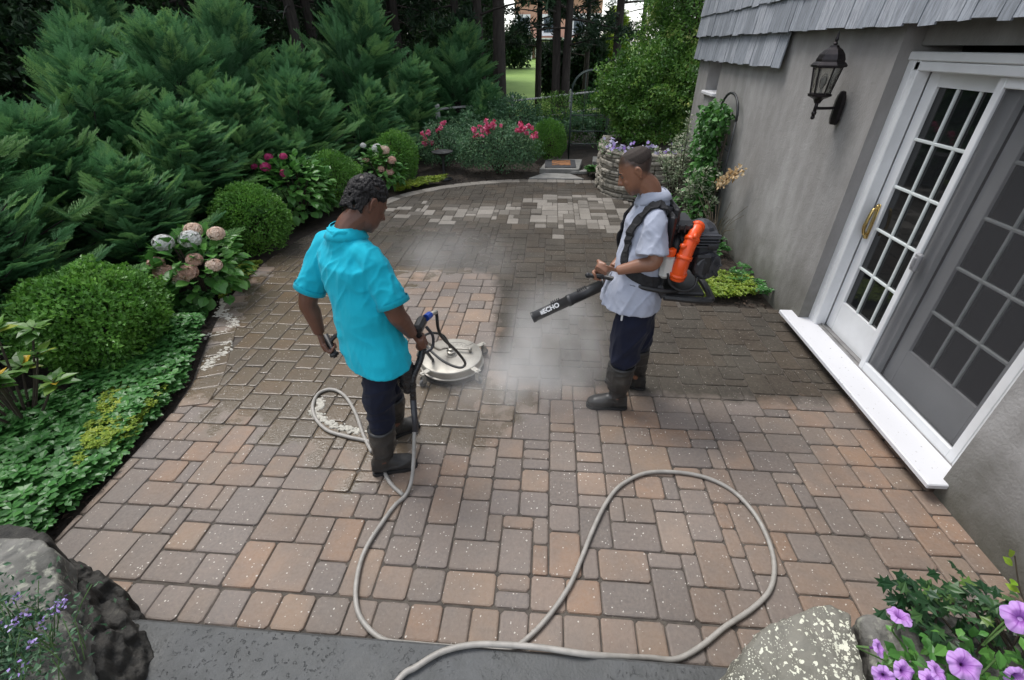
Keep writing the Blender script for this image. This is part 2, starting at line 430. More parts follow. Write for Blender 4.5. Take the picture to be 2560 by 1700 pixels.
b = MB(); b.prism([(x-.01, y-.01) for x, y in FIELD], -.06, -.0095); tag(b.build('patio_bed', M_joint), kind='structure')

# concrete landing in the foreground
M_conc = NT('concrete'); n1 = M_conc.noise(3, 5); n2 = M_conc.noise(95, 5); n3 = M_conc.noise(16, 4)
cc = M_conc.ramp(n1, [(.3, (.052, .054, .053)), (.7, (.095, .098, .099))])
cc = M_conc.mix(M_conc.ramp(n3, [(.35, .5), (.6, 0.)]), cc, (.055, .057, .055)); M_conc.set('Base Color', cc)
M_conc.set('Roughness', M_conc.ramp(n1, [(.35, .5), (.6, .75)]))
msk = M_conc.ramp(M_conc.noise(2.2, 3), [(.46, 0.), (.56, 1.)])
ph = M_conc.math('MULTIPLY', M_conc.ramp(M_conc.noise(48, 3), [(.33, 0.), (.40, 1.)]), msk)
M_conc.bump(M_conc.math('ADD', M_conc.math('MULTIPLY', ph, .8), M_conc.math('MULTIPLY', n2, .35)), .8, .012); M_conc = M_conc.m
b = MB(); b.box((.05, -1.05, .065), (3.9, 3.9, .17), bev=.012); tag(b.build('landing', M_conc), kind='structure')
# ------------------------------------------------------------------ the house
XW = 2.33
k = NT('stucco'); v = k.coord((1, 1, .45)); a = k.noise(1.6, 6, v); b_ = k.noise(7, 5, v); cst = k.coord()
c = k.mix(k.ramp(a, [(.3, 0.), (.7, 1.)]), (.255, .245, .235), (.37, .36, .352))
c = k.mix(k.ramp(b_, [(.38, .4), (.62, 0.)]), c, (.19, .18, .17))
sx = k.n('ShaderNodeSeparateXYZ'); k.l(cst, sx.inputs[0])
lowz = k.math('ADD', sx.outputs[2], k.math('MULTIPLY', k.math('SUBTRACT', k.noise(4, 5), .5), .7))
c = k.mix(k.ramp(lowz, [(.0, .9), (.62, 0.)]), c, (.085, .082, .062)); k.set('Base Color', c); k.set('Roughness', .85)
k.bump(k.math('ADD', k.noise(60, 5), k.math('MULTIPLY', k.noise(9, 4), 1.5)), .35, .012); M_stucco = k.m
k = NT('shingle'); v = k.coord((16, 16, 1.2)); n1 = k.noise(4, 6, v, .65)
c = k.ramp(k.attr('lv'), [(0, (.23, .25, .28)), (.5, (.31, .335, .375)), (1, (.39, .41, .45))])
c = k.mix(k.ramp(n1, [(.35, .75), (.58, 0.)]), c, (.13, .14, .155)); k.set('Base Color', c); k.set('Roughness', .75)
k.bump(n1, .5, .01); M_shingle = k.m
M_white = mat('white paint', (.78, .79, .80), (.68, .69, .70), .38, 3, .05, 30)
M_sillm = NT('sill paint'); c = M_sillm.ramp(M_sillm.noise(40, 4), [(.27, (.25, .23, .2)), (.34, (.66, .66, .68))]); M_sillm.set('Base Color', c); M_sillm.set('Roughness', .45); M_sillm = M_sillm.m
M_track = mat('aluminium track', (.35, .34, .33), (.26, .25, .25), .4, 10, metal=.5)
M_muntin = mat('muntin paint', (.66, .70, .69), (.6, .64, .63), .4, 6)
k = NT('dark glass'); k.set('Base Color', (.012, .013, .014)); k.set('Roughness', .03); k.set('Specular IOR Level', .6); M_glass = k.m
k = NT('insect screen'); k.set('Base Color', (.055, .055, .06)); k.set('Roughness', .8); tr = k.n('ShaderNodeBsdfTransparent'); mx = k.n('ShaderNodeMixShader')
mx.inputs[0].default_value = .36; k.l(tr.outputs[0], mx.inputs[1]); k.l(k.b.outputs[0], mx.inputs[2]); k.l(mx.outputs[0], k.out.inputs[0]); M_screen = k.m
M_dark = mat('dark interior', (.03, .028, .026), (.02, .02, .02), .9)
M_brass = mat('brass', (.62, .46, .19), (.5, .36, .14), .25, 12, metal=.9)
M_grey_pl = mat('grey latch', (.25, .25, .26), None, .45)

house = thing('house', (XW, 4.0, 0), 'grey stucco house wall with weathered shingles and a white sliding patio door', 'house')
def hp(mb, name, m, parent=house, smooth=False):
    org = (XW, 4.0, 0); o = mb.build(name, m, None, smooth, origin=org); o.parent = parent
    return o
b = MB()
w = MB()      # stucco shell, butted blocks (x from the face inwards)
w.box((XW+.2, (3.86+7.62)/2, 1.2), (.4, 7.62-3.86, 2.9))                     # long stretch between door and niche
w.box((XW+.2, (8.2+8.75)/2, 1.2), (.4, .55, 2.9))                           # beyond the niche
w.box((XW+.2, 7.91, .68), (.4, .58, 1.86))                                   # under the niche
w.box((XW+.29, 7.91, 2.3), (.22, .58, 1.38))                                 # back of the niche
w.box((XW+.2, -.1, 1.2), (.4, 4.16, 2.9))                                    # near stretch
w.box((XW+.28, 2.92, 2.44), (.30, 1.88, .42))                                # lintel above the door, set back
w.box((XW+.36, 2.92, -.115), (.4, 1.88, .27))                                # plinth under the sill
ws = hp(w, 'stucco_wall', M_stucco)
b = MB(); b.box((XW+.17, 7.91, 1.63), (.44, .6, .05), bev=.01); hp(b, 'niche_sill', M_sillm)
b = MB(); b.box((XW+.165, 8.03, 1.86), (.02, .03, .42)); b.box((XW+.165, 7.91, 2.06), (.02, .5, .03)); hp(b, 'niche_frame', M_white)
# shingle siding: individual split shingles, courses overlapping like scales and flaring out at the bottom
b = MB(); rs = random.Random(5)
def course(zb, y0, y1, xo, hh=.5):
    y = y0
    while y < y1:
        w_ = rs.choice([.09, .12, .15, .18, .2]); w_ = min(w_, y1-y+.001)
        if w_ < .03: break
        dz = rs.uniform(-.012, .008); t = .014; tilt = .10+rs.uniform(-.012, .012)
        z0, z1 = zb+dz, zb+hh; x0 = XW-xo+rs.uniform(-.004, .004); x1 = x0+(hh)*tilt
        g = rs.uniform(.001, .004)
        ya, yb = y+g, y+w_-g
        Vv = [(x0, ya, z0), (x0, yb, z0+rs.uniform(-.006, .006)), (x0+t, yb, z0), (x0+t, ya, z0), (x1, ya, z1), (x1, yb, z1), (x1+t*.4, yb, z1), (x1+t*.4, ya, z1)]
        b.add(Vv, [(0, 1, 2, 3), (4, 7, 6, 5), (0, 4, 5, 1), (1, 5, 6, 2), (2, 6, 7, 3), (3, 7, 4, 0)], 0, rs.random()); y += w_
course(2.045, 5.52, 8.85, .085)
for q in range(7): course(2.345+q*.265, -1.5, 8.85, .105-q*.006)
hp(b, 'shingle_siding', M_shingle)
b = MB(); b.box((XW+.25, 3.6, 3.305), (.42, 10.3, 1.28)); hp(b, 'upper_wall', M_dark)
# patio door
b = MB()
for (c, d) in [((2.52, 3.83, 1.12), (.20, .07, 2.06)), ((2.465, 3.765, 1.12), (.09, .055, 2.06)), ((2.53, 2.02, 1.12), (.18, .07, 2.06)), ((2.475, 2.075, 1.1), (.05, .04, 2.02)),
               ((2.47, 2.925, 2.17), (.12, 1.89, .05)), ((2.52, 2.92, 2.115), (.20, 1.73, .055))]:
    b.box(c, d, bev=.006)
door = hp(b, 'sliding_door', M_white)
b = MB(); b.box((2.345, 2.965, .105), (.25, 2.07, .036), bev=.006); sill = hp(b, 'door_sill', M_sillm)
b = MB(); b.box((2.495, 2.93, .112), (.10, 1.70, .03)); b.box((2.475, 2.93, .131), (.008, 1.70, .014)); b.box((2.52, 2.93, .131), (.008, 1.70, .014)); hp(b, 'track', M_track, door)
def panel(x, y0, y1, z0, z1, gy0, gy1, gz0, gz1, nm):
    b = MB(); t = .042
    b.box((x, (y0+gy0)/2, (z0+z1)/2), (t, gy0-y0, z1-z0), bev=.004); b.box((x, (y1+gy1)/2, (z0+z1)/2), (t, y1-gy1, z1-z0), bev=.004)
    b.box((x, (gy0+gy1)/2, (z0+gz0)/2), (t-.002, gy1-gy0, gz0-z0)); b.box((x, (gy0+gy1)/2, (z1+gz1)/2), (t-.002, gy1-gy0, z1-gz1))
    p = hp(b, nm, M_white, door)
    b = MB(); b.box((x+.006, (gy0+gy1)/2, (gz0+gz1)/2), (.008, gy1-gy0, gz1-gz0)); hp(b, 'window_pane', M_glass, door)
    b = MB()
    for i in (1, 2): yy = gy0+(gy1-gy0)*i/3; b.box((x-.006, yy, (gz0+gz1)/2), (.018, .02, gz1-gz0-.002), bev=.004)
    for i in (1, 2, 3, 4): zz = gz0+(gz1-gz0)*i/5; b.box((x-.0075, (gy0+gy1)/2, zz), (.018, gy1-gy0-.002, .02), bev=.004)
    hp(b, 'muntin_grid', M_muntin, door)
panel(2.535, 2.99, 3.74, .13, 2.09, 3.09, 3.64, .40, 2.0, 'door_panel')
panel(2.585, 2.10, 2.985, .13, 2.09, 2.27, 2.88, .42, 2.0, 'door_panel')
b = MB()
b.box((2.47, 3.075, 1.1), (.034, .05, 1.97), bev=.004); b.box((2.47, 2.125, 1.1), (.034, .055, 1.97), bev=.004)
b.box((2.47, 2.6, .155), (.033, .90, .08), bev=.004); b.box((2.47, 2.6, 2.06), (.033, .90, .055), bev=.004)
hp(b, 'screen_door', M_white, door)
b = MB(); b.box((2.472, 2.6, 1.11), (.002, .9, 1.85)); hp(b, 'screen_mesh', M_screen, door)
b = MB(); b.box((2.445, 3.03, 1.02), (.03, .055, .12), bev=.008); b.box((2.43, 3.035, 1.02), (.02, .025, .07), bev=.006); hp(b, 'latch', M_grey_pl, door)
b = MB(); hy = 3.69
b.box((2.508, hy, 1.08), (.008, .04, .27), bev=.003)
b.tube(catmull([(2.51, hy, .97), (2.475, hy-.01, .985), (2.455, hy-.012, 1.04), (2.46, hy-.012, 1.10), (2.475, hy-.006, 1.17), (2.51, hy, 1.18)], 5), [.012]*25+[.012], 8)
b.ball((2.505, hy+.005, .955), .016, 8); b.ball((2.505, hy+.005, 1.195), .016, 8); hp(b, 'handle', M_brass, door, True)

# wall lantern
M_bronze = mat('bronze lamp', (.018, .016, .018), (.030, .025, .026), .38, 14, metal=.6)
k = NT('lamp glass'); k.set('Base Color', (.6, .58, .52)); k.set('Roughness', .18); k.set('Transmission Weight', .75); k.set('IOR', 1.3); M_lampglass = k.m
M_bulb = mat('bulb glass', (.8, .8, .78), None, .15)
lx_, ly_, lz_ = 2.12, 4.30, 1.97
lamp = thing('wall_lantern', (XW, ly_, lz_), 'dark bronze hexagonal wall lantern mounted on the stucco beside the patio door', 'lantern')
def lp(mb, name, m, smooth=False): o = mb.build(name, m, None, smooth, origin=(XW, ly_, lz_)); o.parent = lamp; return o
b = MB(); b.lathe([(.0, -.13), (.045, -.13), (.06, -.10), (.06, .0), (.05, .035), (.03, .06), (0, .065)], (XW-.012, ly_, lz_-.05), 6, axis=None)
V0 = b.v[0]; V0[:, 0] = XW-.03+(V0[:, 0]-XW)*.5; V0[:, 2] = lz_-.12+(V0[:, 2]-(lz_-.05))*1.25
lp(b, 'back_plate', M_bronze)
b = MB(); b.tube(catmull([(XW-.03, ly_, lz_-.16), (XW-.12, ly_, lz_-.165), (lx_+.01, ly_, lz_-.165)], 5), .011, 8); b.tube([(lx_, ly_, lz_-.225), (lx_, ly_, lz_-.08)], .014, 8)
b.ball((lx_, ly_, lz_-.232), .017, 8); b.ball((lx_, ly_, lz_-.20), .02, 8); lp(b, 'bracket', M_bronze, True)
def hexr(r, z, s=6): return [(lx_+r*math.cos(R(30+60*i)), ly_+r*math.sin(R(30+60*i)), z) for i in range(s)]
b = MB()
for (r0, z0, r1, z1) in [(.02, -.13, .035, -.10), (.035, -.10, .082, -.078), (.082, -.078, .086, -.062), (.086, -.062, .06, -.06)]:
    Vv = hexr(r0, lz_+z0)+hexr(r1, lz_+z1); b.add(Vv, [(i, (i+1) % 6, 6+(i+1) % 6, 6+i) for i in range(6)]+[(5, 4, 3, 2, 1, 0), tuple(range(6, 12))])
lp(b, 'base_cup', M_bronze)
b = MB()
for i in range(6): b.tube([hexr(.068, lz_-.065)[i], hexr(.098, lz_+.125)[i]], .0065, 5)
for r_, z_ in ((.068, -.06), (.098, .122)):
    h6 = hexr(r_, lz_+z_)
    for i in range(6): b.tube([h6[i], h6[(i+1) % 6]], .006, 5)
for i in range(6):       # oval leading on each pane
    A, Bq = np.array(hexr(.083, lz_+.03)[i]), np.array(hexr(.083, lz_+.03)[(i+1) % 6]); m = (A+Bq)/2; u = nrm(Bq-A)
    b.tube([m+u*.02*math.cos(t)+np.array([0, 0, .05*math.sin(t)]) for t in np.linspace(0, 2*math.pi, 13)], .002, 4)
lp(b, 'cage', M_bronze)
b = MB(); Vv = hexr(.064, lz_-.06)+hexr(.093, lz_+.12); b.add(Vv, [(i, (i+1) % 6, 6+(i+1) % 6, 6+i) for i in range(6)]); lp(b, 'lamp_glass', M_lampglass)
b = MB(); b.ball((lx_, ly_, lz_+.03), (.024, .024, .036), 10); b.tube([(lx_, ly_, lz_-.06), (lx_, ly_, lz_+.0)], .012, 8); lp(b, 'bulb', M_bulb, True)
b = MB(); pr = [(.09, .118), (.122, .122), (.124, .135), (.11, .15), (.098, .158), (.098, .172), (.085, .205), (.06, .235), (.035, .25), (.028, .262), (.012, .266)]
for (r0, z0), (r1, z1) in zip(pr[:-1], pr[1:]):
    Vv = hexr(r0, lz_+z0)+hexr(r1, lz_+z1); b.add(Vv, [(i, (i+1) % 6, 6+(i+1) % 6, 6+i) for i in range(6)])
b.add(hexr(.12, lz_+.121), [tuple(range(6))])
b.lathe([(.012, .26), (.016, .275), (.008, .285), (.013, .30), (.009, .32), (.004, .345), (0.001, .36)], (lx_, ly_, lz_), 10); lp(b, 'roof_cap', M_bronze)
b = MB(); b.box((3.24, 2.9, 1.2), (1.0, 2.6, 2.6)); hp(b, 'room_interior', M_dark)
# ------------------------------------------------------------------ stones
k = NT('lichen stone'); n1 = k.noise(4, 5); c = k.ramp(n1, [(.3, (.075, .073, .055)), (.5, (.15, .145, .12)), (.7, (.20, .19, .16))])
vo = k.n('ShaderNodeTexVoronoi'); vo.inputs['Scale'].default_value = 48; k.l(k.mix(.05, k.coord(), k.noise(40, 4)), vo.inputs['Vector'])
rad = k.math('SUBTRACT', k.math('MULTIPLY', k.noise(6, 5), 1.5), .50)
c = k.mix(k.math('LESS_THAN', vo.outputs['Distance'], rad), c, (.62, .62, .50))
vo2 = k.n('ShaderNodeTexVoronoi'); vo2.inputs['Scale'].default_value = 110; k.l(k.coord(), vo2.inputs['Vector'])
c = k.mix(k.math('LESS_THAN', vo2.outputs['Distance'], k.math('SUBTRACT', k.math('MULTIPLY', k.noise(11, 3), 1.1), .40)), c, (.55, .55, .45))
k.set('Base Color', c); k.set('Roughness', .9); k.bump(k.noise(22, 6), .7, .02); M_lichen = k.m
k = NT('grey stone'); n1 = k.noise(5, 6); c = k.ramp(n1, [(.3, (.04, .04, .035)), (.5, (.115, .112, .10)), (.72, (.21, .20, .18))])
c = k.mix(k.ramp(k.noise(22, 4), [(.55, 0.), (.66, .7)]), c, (.33, .33, .27)); k.set('Base Color', c); k.set('Roughness', .88); k.bump(k.noise(14, 6), .8, .03); M_grey = k.m
k = NT('dark stone'); v = k.coord((6, 6, 1.4)); n1 = k.noise(3, 6, v); c = k.ramp(n1, [(.3, (.010, .0095, .008)), (.6, (.036, .033, .028)), (.75, (.08, .075, .062))])
k.set('Base Color', c); k.set('Roughness', .8); k.bump(n1, .9, .04); M_drk = k.m
def vn3(p, s): return np.array([noise.noise(Vector(p*s)), noise.noise(Vector(p*s+17.1)), noise.noise(Vector(p*s-9.3))])
def rock(name, poly, z0, z1, m, label, rough=.018, batter=.06, seed=1, top=None, cat='rock', aniso=(4.5, 4.5, 4.5), fac=.6):
    """an irregular quarried block: outline, height, then remeshed and broken up by noise"""
    c = np.mean(poly, 0); b = MB(); n = len(poly); V = []
    for z, s in ((z0, 1+batter), (z0*.4+z1*.6, 1.0), (z1-.02, .985), (z1, .93)):
        for i, (x, y) in enumerate(poly): V.append((c[0]+(x-c[0])*s, c[1]+(y-c[1])*s, z+((top[i] if top else 0) if z > z0 else 0)))
    F = [tuple(range(n))[::-1], tuple(3*n+i for i in range(n))]+[(r*n+i, r*n+(i+1) % n, (r+1)*n+(i+1) % n, (r+1)*n+i) for r in range(3) for i in range(n)]
    b.add(V, F); o = b.build(name, m); remesh(o, .011, 1)
    P = get_co(o.data); N = get_no(o.data)
    d = vnoise(P, 6, seed)*rough+np.abs(vnoise(P*[1, 1, .5], 16, seed+3))*rough*.8-np.abs(vnoise(P*[1.6, 1.6, .35], 7, seed+5))*rough*1.1
    an = np.array(aniso)
    for i, p in enumerate(P):
        q = p*an+vn3(p, 5)*.25; ds, ps = noise.voronoi(Vector(q)); h = math.sin(ps[0].x*12.9+ps[0].y*78.2+ps[0].z*37.7)*43758.5; h -= math.floor(h)
        d[i] += (h-.5)*rough*fac-rough*1.1*math.exp(-(ds[1]-ds[0])/.06)*fac
    set_co(o.data, P+N*d[:, None]+0); tag(o, label, cat); return o
rock('boulder', [(.50, .38), (.56, .66), (.70, .80), (.83, .91), (1.0, .985), (1.13, 1.02), (1.19, .99), (1.15, .84), (1.10, .62), (1.06, .38)], -.02, .47, M_lichen, 'flat topped boulder spotted with pale lichen at the corner of the step', .012, .05, 2)
rock('boulder', [(1.20, .80), (1.22, .99), (1.32, 1.04), (1.48, 1.04), (1.66, 1.02), (1.90, .98), (1.95, .80), (1.6, .72)], -.02, .42, M_grey, 'pale mottled stone half covered by ivy behind the petunias', .02, .05, 4)
rock('boulder', [(-1.79, .74), (-1.80, .81), (-2.02, 1.0), (-2.12, 1.04), (-2.36, 1.02), (-2.5, .78), (-1.95, .66), (-1.86, .73)], .30, .505, M_grey, 'grey capstone of the stacked stone pier left of the step', .012, .02, 6)
rock('boulder', [(-1.75, .2), (-1.54, .25), (-1.56, .56), (-1.62, .65), (-1.69, .73), (-1.77, .775), (-1.86, .72), (-1.96, .64), (-2.1, .2)], .28, .49, M_grey, 'mossy front capstone under the little purple flowers', .014, .02, 8)
def strata(label):
    rs = random.Random(21); b = MB(); path = catmull([(-1.53, .1), (-1.54, .45), (-1.58, .68), (-1.68, .80), (-1.84, .91), (-2.06, 1.02), (-2.34, 1.08), (-2.6, 1.0)], 14); b.prism([(-1.60, .1), (-1.62, .62), (-1.74, .76), (-2.1, .96), (-2.6, .9), (-2.5, .1)], -.03, .33)
    for lay in range(3):
        s_ = 0
        while s_ < len(path)-2:
            p, q = path[int(s_)], path[int(s_)+1]; t = nrm(q-p); n_ = np.array([t[1], -t[0]]); w_ = rs.uniform(.05, .15); h = rs.uniform(.16, .36)*(1-.12*lay); th = rs.uniform(.03, .06); an = math.atan2(t[1], t[0])+rs.uniform(-.25, .25); ti = rs.uniform(-.22, .10)
            c, sn = math.cos(an), math.sin(an); Rz = np.array([[c, -sn, 0], [sn, c, 0], [0, 0, 1]]); Rx = np.array([[1, 0, 0], [0, math.cos(ti), -math.sin(ti)], [0, math.sin(ti), math.cos(ti)]]); ry = rs.uniform(-.25, .25); Ry = np.array([[math.cos(ry), 0, math.sin(ry)], [0, 1, 0], [-math.sin(ry), 0, math.cos(ry)]])
            o_ = p+n_*(-.05+.035*lay+rs.uniform(-.01, .012)); b.box((o_[0], o_[1], h/2-.02+rs.uniform(-.02, .03)*(2-lay)), (w_, th, h), Rz @ Rx @ Ry, bev=.006); s_ += rs.uniform(1.0, 3.2)
    o = b.build('boulder', M_drk); remesh(o, .0085, 1); P = get_co(o.data); N = get_no(o.data); d = vnoise(P*[1, 1, .4], 26, 3)*.007+vnoise(P*[1, 1, .6], 60, 4)*.003; set_co(o.data, P+N*d[:, None]); tag(o, label, 'rock')
strata('dark layered rock face beneath the two grey capstones')
rock('boulder', [(-2.16, 1.07), (-2.24, 1.12), (-2.45, 1.15), (-2.75, 1.05), (-2.7, .85), (-2.3, 1.0)], .2, .41, M_drk, 'dark flat stone at the left behind the capstones', .010, .03, 12, fac=.8)

# curved dry-stone planter wall: flat stones stacked in courses
k = NT('wall stone'); c = k.ramp(k.attr('lv'), [(0, (.16, .145, .115)), (.5, (.30, .27, .22)), (1, (.46, .42, .35))])
c = k.mix(k.ramp(k.noise(14, 5), [(.4, .6), (.6, 0.)]), c, (.09, .085, .07)); k.set('Base Color', c); k.set('Roughness', .9); k.bump(k.noise(30, 5), .6, .01); M_wst = k.m
curve = catmull([(1.05, 10.0), (.93, 9.4), (.91, 8.75), (1.02, 8.36), (1.30, 8.12), (1.75, 8.04), (2.33, 8.02)], 12)
cl_ = np.concatenate([[0], np.cumsum(np.linalg.norm(np.diff(curve, axis=0), axis=1))])
b = MB(); rs = random.Random(3); z = -.03
while z < .70:
    h = rs.choice([.035, .045, .06, .08]); s = rs.uniform(-.2, 0)
    while s < cl_[-1]:
        L = rs.uniform(.10, .30); m = s+L/2; s += L
        if m < 0 or m > cl_[-1]: continue
        px, py = np.interp(m, cl_, curve[:, 0]), np.interp(m, cl_, curve[:, 1]); qx, qy = np.interp(m+.03, cl_, curve[:, 0]), np.interp(m+.03, cl_, curve[:, 1])
        an = math.atan2(qy-py, qx-px)+rs.uniform(-.05, .05); ca, sa = math.cos(an), math.sin(an)
        rl = rs.uniform(-.05, .05); rot = np.array([[ca, -sa, 0], [sa, ca, 0], [0, 0, 1]]) @ np.array([[math.cos(rl), 0, -math.sin(rl)], [0, 1, 0], [math.sin(rl), 0, math.cos(rl)]])
        off = rs.uniform(-.02, .03); nx_, ny_ = -sa, ca
        b.box((px+nx_*(.09-off), py+ny_*(.09-off), z+h/2), (L-.006, .2, h-.005), rot, bev=rs.uniform(.011, .02), lv=rs.random())
    z += h
pl = thing('stone_planter', (1.4, 8.6, 0), 'curved dry-stone planter wall of stacked flat stones behind the man with the blower', 'planter')
o = b.build('stone_wall', M_wst, None, origin=(1.4, 8.6, 0)); o.parent = pl
b = MB(); b.prism([(x+.0, y) for x, y in [(1.15, 10.0), (1.05, 9.3), (1.05, 8.75), (1.15, 8.45), (1.4, 8.26), (1.8, 8.18), (2.32, 8.16), (2.32, 8.9), (3.4, 8.9), (3.4, 10.3), (1.2, 10.3)]], 0, .66); o = b.build('planter_soil', M_soil, None, origin=(1.4, 8.6, 0)); o.parent = pl

# stepping stones, door mat, bird bath, garden arch
M_blue = mat('bluestone', (.21, .205, .19), (.30, .29, .265), .8, 5, .4, 40)
def slab(poly, z0, z1, m, label, name='stepping_stone', cat='stepping stone'):
    b = MB(); b.prism(poly, z0, z1); o = b.build(name, m); bv = o.modifiers.new('b', 'BEVEL'); bv.width = .012; bv.segments = 2; return tag(o, label, cat)
slab([(-.42, 9.46), (.68, 9.46), (.42, 9.86), (-.12, 9.92)], -.03, .022, M_blue, 'pale trapezoid stepping stone at the back edge of the patio')
slab([(-.22, 10.02), (.60, 10.02), (.72, 11.02), (-.05, 11.02)], -.03, .075, M_blue, 'stepping stone lying under the rusty doormat')
slab([(.42, 9.96), (.78, 10.05), (.95, 10.5), (.78, 10.55), (.70, 10.2)], -.03, .03, M_blue, 'small stepping stone to the right of the doormat')
slab([(.95, 11.0), (1.6, 10.95), (1.65, 11.5), (1.0, 11.55)], -.03, .04, M_blue, 'stepping stone beside the foot of the garden arch')
k = NT('rusty mat'); c = k.ramp(k.noise(9, 4), [(.35, (.08, .06, .05)), (.5, (.30, .13, .05)), (.7, (.36, .17, .07))]); k.set('Base Color', c); k.set('Roughness', .9); M_rust = k.m
mat_t = thing('doormat', (.22, 10.5, .08), 'dark doormat with a rust orange centre on the stepping stone', 'doormat')
b = MB(); b.box((0, 0, .006), (.66, .74, .012), bev=.004); o = b.build('border', mat('rubber mat', (.06, .06, .065), None, .8), mat_t)
b = MB(); b.box((.02, .05, .014), (.4, .5, .008), bev=.002); o = b.build('centre', M_rust, mat_t)
M_iron = mat('dark iron', (.02, .022, .024), (.04, .042, .045), .5, 10, metal=.3)
bb = thing('bird_bath', (-2.13, 9.48, -.03), 'small black pedestal bird bath between the boxwood and the roses', 'bird bath')
b = MB(); b.lathe([(.16, 0), (.16, .02), (.05, .05), (.03, .1), (.026, .25), (.03, .4), (.05, .45), (.06, .47)], seg=16); b.build('pedestal', M_iron, bb, True)
b = MB(); b.lathe([(.05, .46), (.13, .485), (.2, .52), (.215, .535), (.2, .54), (.12, .51), (.03, .5)], seg=24); b.build('bowl', M_iron, bb, True)
M_green = mat('green arch metal', (.03, .05, .045), (.045, .065, .06), .45, 10, metal=.2)
ar = thing('garden_arch', (.85, 11.65, -.03), 'dark green metal garden arch with bars behind the stepping stones', 'garden arch')
b = MB()
for yy in (-.16, .16):
    for x in (-.42, .42): b.tube([(x, yy, 0), (x, yy, 1.42)], .014, 6)
    b.tube([(.42*math.cos(t), yy, 1.42+.40*math.sin(t)) for t in np.linspace(0, math.pi, 15)], .014, 6)
b.build('frame', M_green, ar, True)
b = MB()
for x in (-.14, .14): b.tube([(x, -.16, .62), (x, -.16, 1.80)], .008, 5)
for z in (.35, .62, .95): b.tube([(-.42, -.16, z), (.42, -.16, z)], .012, 5)
for x in (-.42, .42):
    for z in (.3, .62, .95, 1.3): b.tube([(x, -.16, z), (x, .16, z)], .008, 5)
b.build('bar', M_green, ar, True)

# split-rail fence beyond the pines and the neighbour's house across the lawn
M_fence = mat('weathered fence', (.36, .36, .35), (.46, .46, .45), .8, 6, .3, 50)
fx0, fy0, fx1, fy1 = -6.0, 8.6+1.0, 7.0, 24.9
fn = thing('rail_fence', (-1.0, 14.9, 0), 'pale grey post and rail fence between the pines and the lawn', 'fence')
def fpt(t): return np.array([-3.0+t*9.0, 13.2+t*11.0])
for i in range(6):
    p = fpt(i/5); b = MB(); b.box((p[0], p[1], .45), (.11, .11, 1.0), bev=.012); b.add([(p[0]-.06, p[1]-.06, .95), (p[0]+.06, p[1]-.06, .95), (p[0]+.06, p[1]+.06, .95), (p[0]-.06, p[1]+.06, .95), (p[0], p[1], 1.02)], [(0, 1, 4), (1, 2, 4), (2, 3, 4), (3, 0, 4)])
    o = b.build('post', M_fence, None, origin=(-1, 14.9, 0)); o.parent = fn
for i in range(5):
    p, q = fpt(i/5), fpt((i+1)/5)
    for z in (.30, .86):
        b = MB(); b.tube([(*p, z), (*((p+q)/2), z-.015), (*q, z)], .05, 6, flat=.55); o = b.build('rail', M_fence, None, origin=(-1, 14.9, 0)); o.parent = fn
M_brick = mat('salmon brick', (.50, .27, .19), (.58, .34, .25), .9, 30, lo=.4, hi=.6)
M_trim = mat('white trim', (.8, .8, .8), (.74, .74, .74), .6)
M_win = mat('far window glass', (.06, .08, .1), (.1, .12, .14), .15, 2)
M_roof = mat('grey roof', (.20, .19, .19), (.28, .27, .26), .9, 4)
nh = thing('brick_house', (1.0, 62, .95), 'distant salmon brick house with white porch and trim beyond the lawn', 'house')
b = MB(); b.box((-.7, 5, 2.9), (9.6, 9.9, 5.8)); b.build('wall', M_brick, nh)
b = MB(); b.add([(-6, -.6, 5.8), (4.6, -.6, 5.8), (4.6, 10.6, 5.8), (-6, 10.6, 5.8), (-5, 5, 8.6), (3.6, 5, 8.6)], [(0, 1, 5, 4), (2, 3, 4, 5), (1, 2, 5), (3, 0, 4), (3, 2, 1, 0)]); b.build('roof', M_roof, nh)
for (x, z, w_, h_) in [(-1.7, 3.2, 1.3, 1.6), (1.6, 3.2, 1.3, 1.6), (3.4, 3.2, .9, 1.6), (-4.6, 3.2, 1.3, 1.6)]:
    b = MB(); b.box((x, -.06, z), (w_+.4, .1, h_+.4)); wn_ = b.build('window', M_trim, nh); b = MB(); b.box((x, -.13, z), (w_-.25, .06, h_-.2)); b.build('pane', M_win, wn_)
b = MB(); b.box((-.7, -1.3, 1.86), (10.4, 2.6, .22)); b.build('porch_roof', M_trim, nh)
for x in (-5.6, -3.6, -.6, 1.4, 4.2): b = MB(); b.box((x, -2.4, .86), (.3, .3, 1.76)); b.build('porch_post', M_trim, nh)
for (x, w_) in [(-2.2, 1.6), (2.6, 1.8), (.4, .9)]:
    b = MB(); b.box((x, -.06, .95), (w_+.35, .1, 1.6)); wn_ = b.build('window', M_trim, nh); b = MB(); b.box((x, -.13, .95), (w_-.1, .06, 1.3)); b.build('pane', M_win, wn_)
b = MB(); b.box((-4.6, -.2, .85), (2.2, .3, 1.7)); b.build('porch_wall', M_trim, nh)
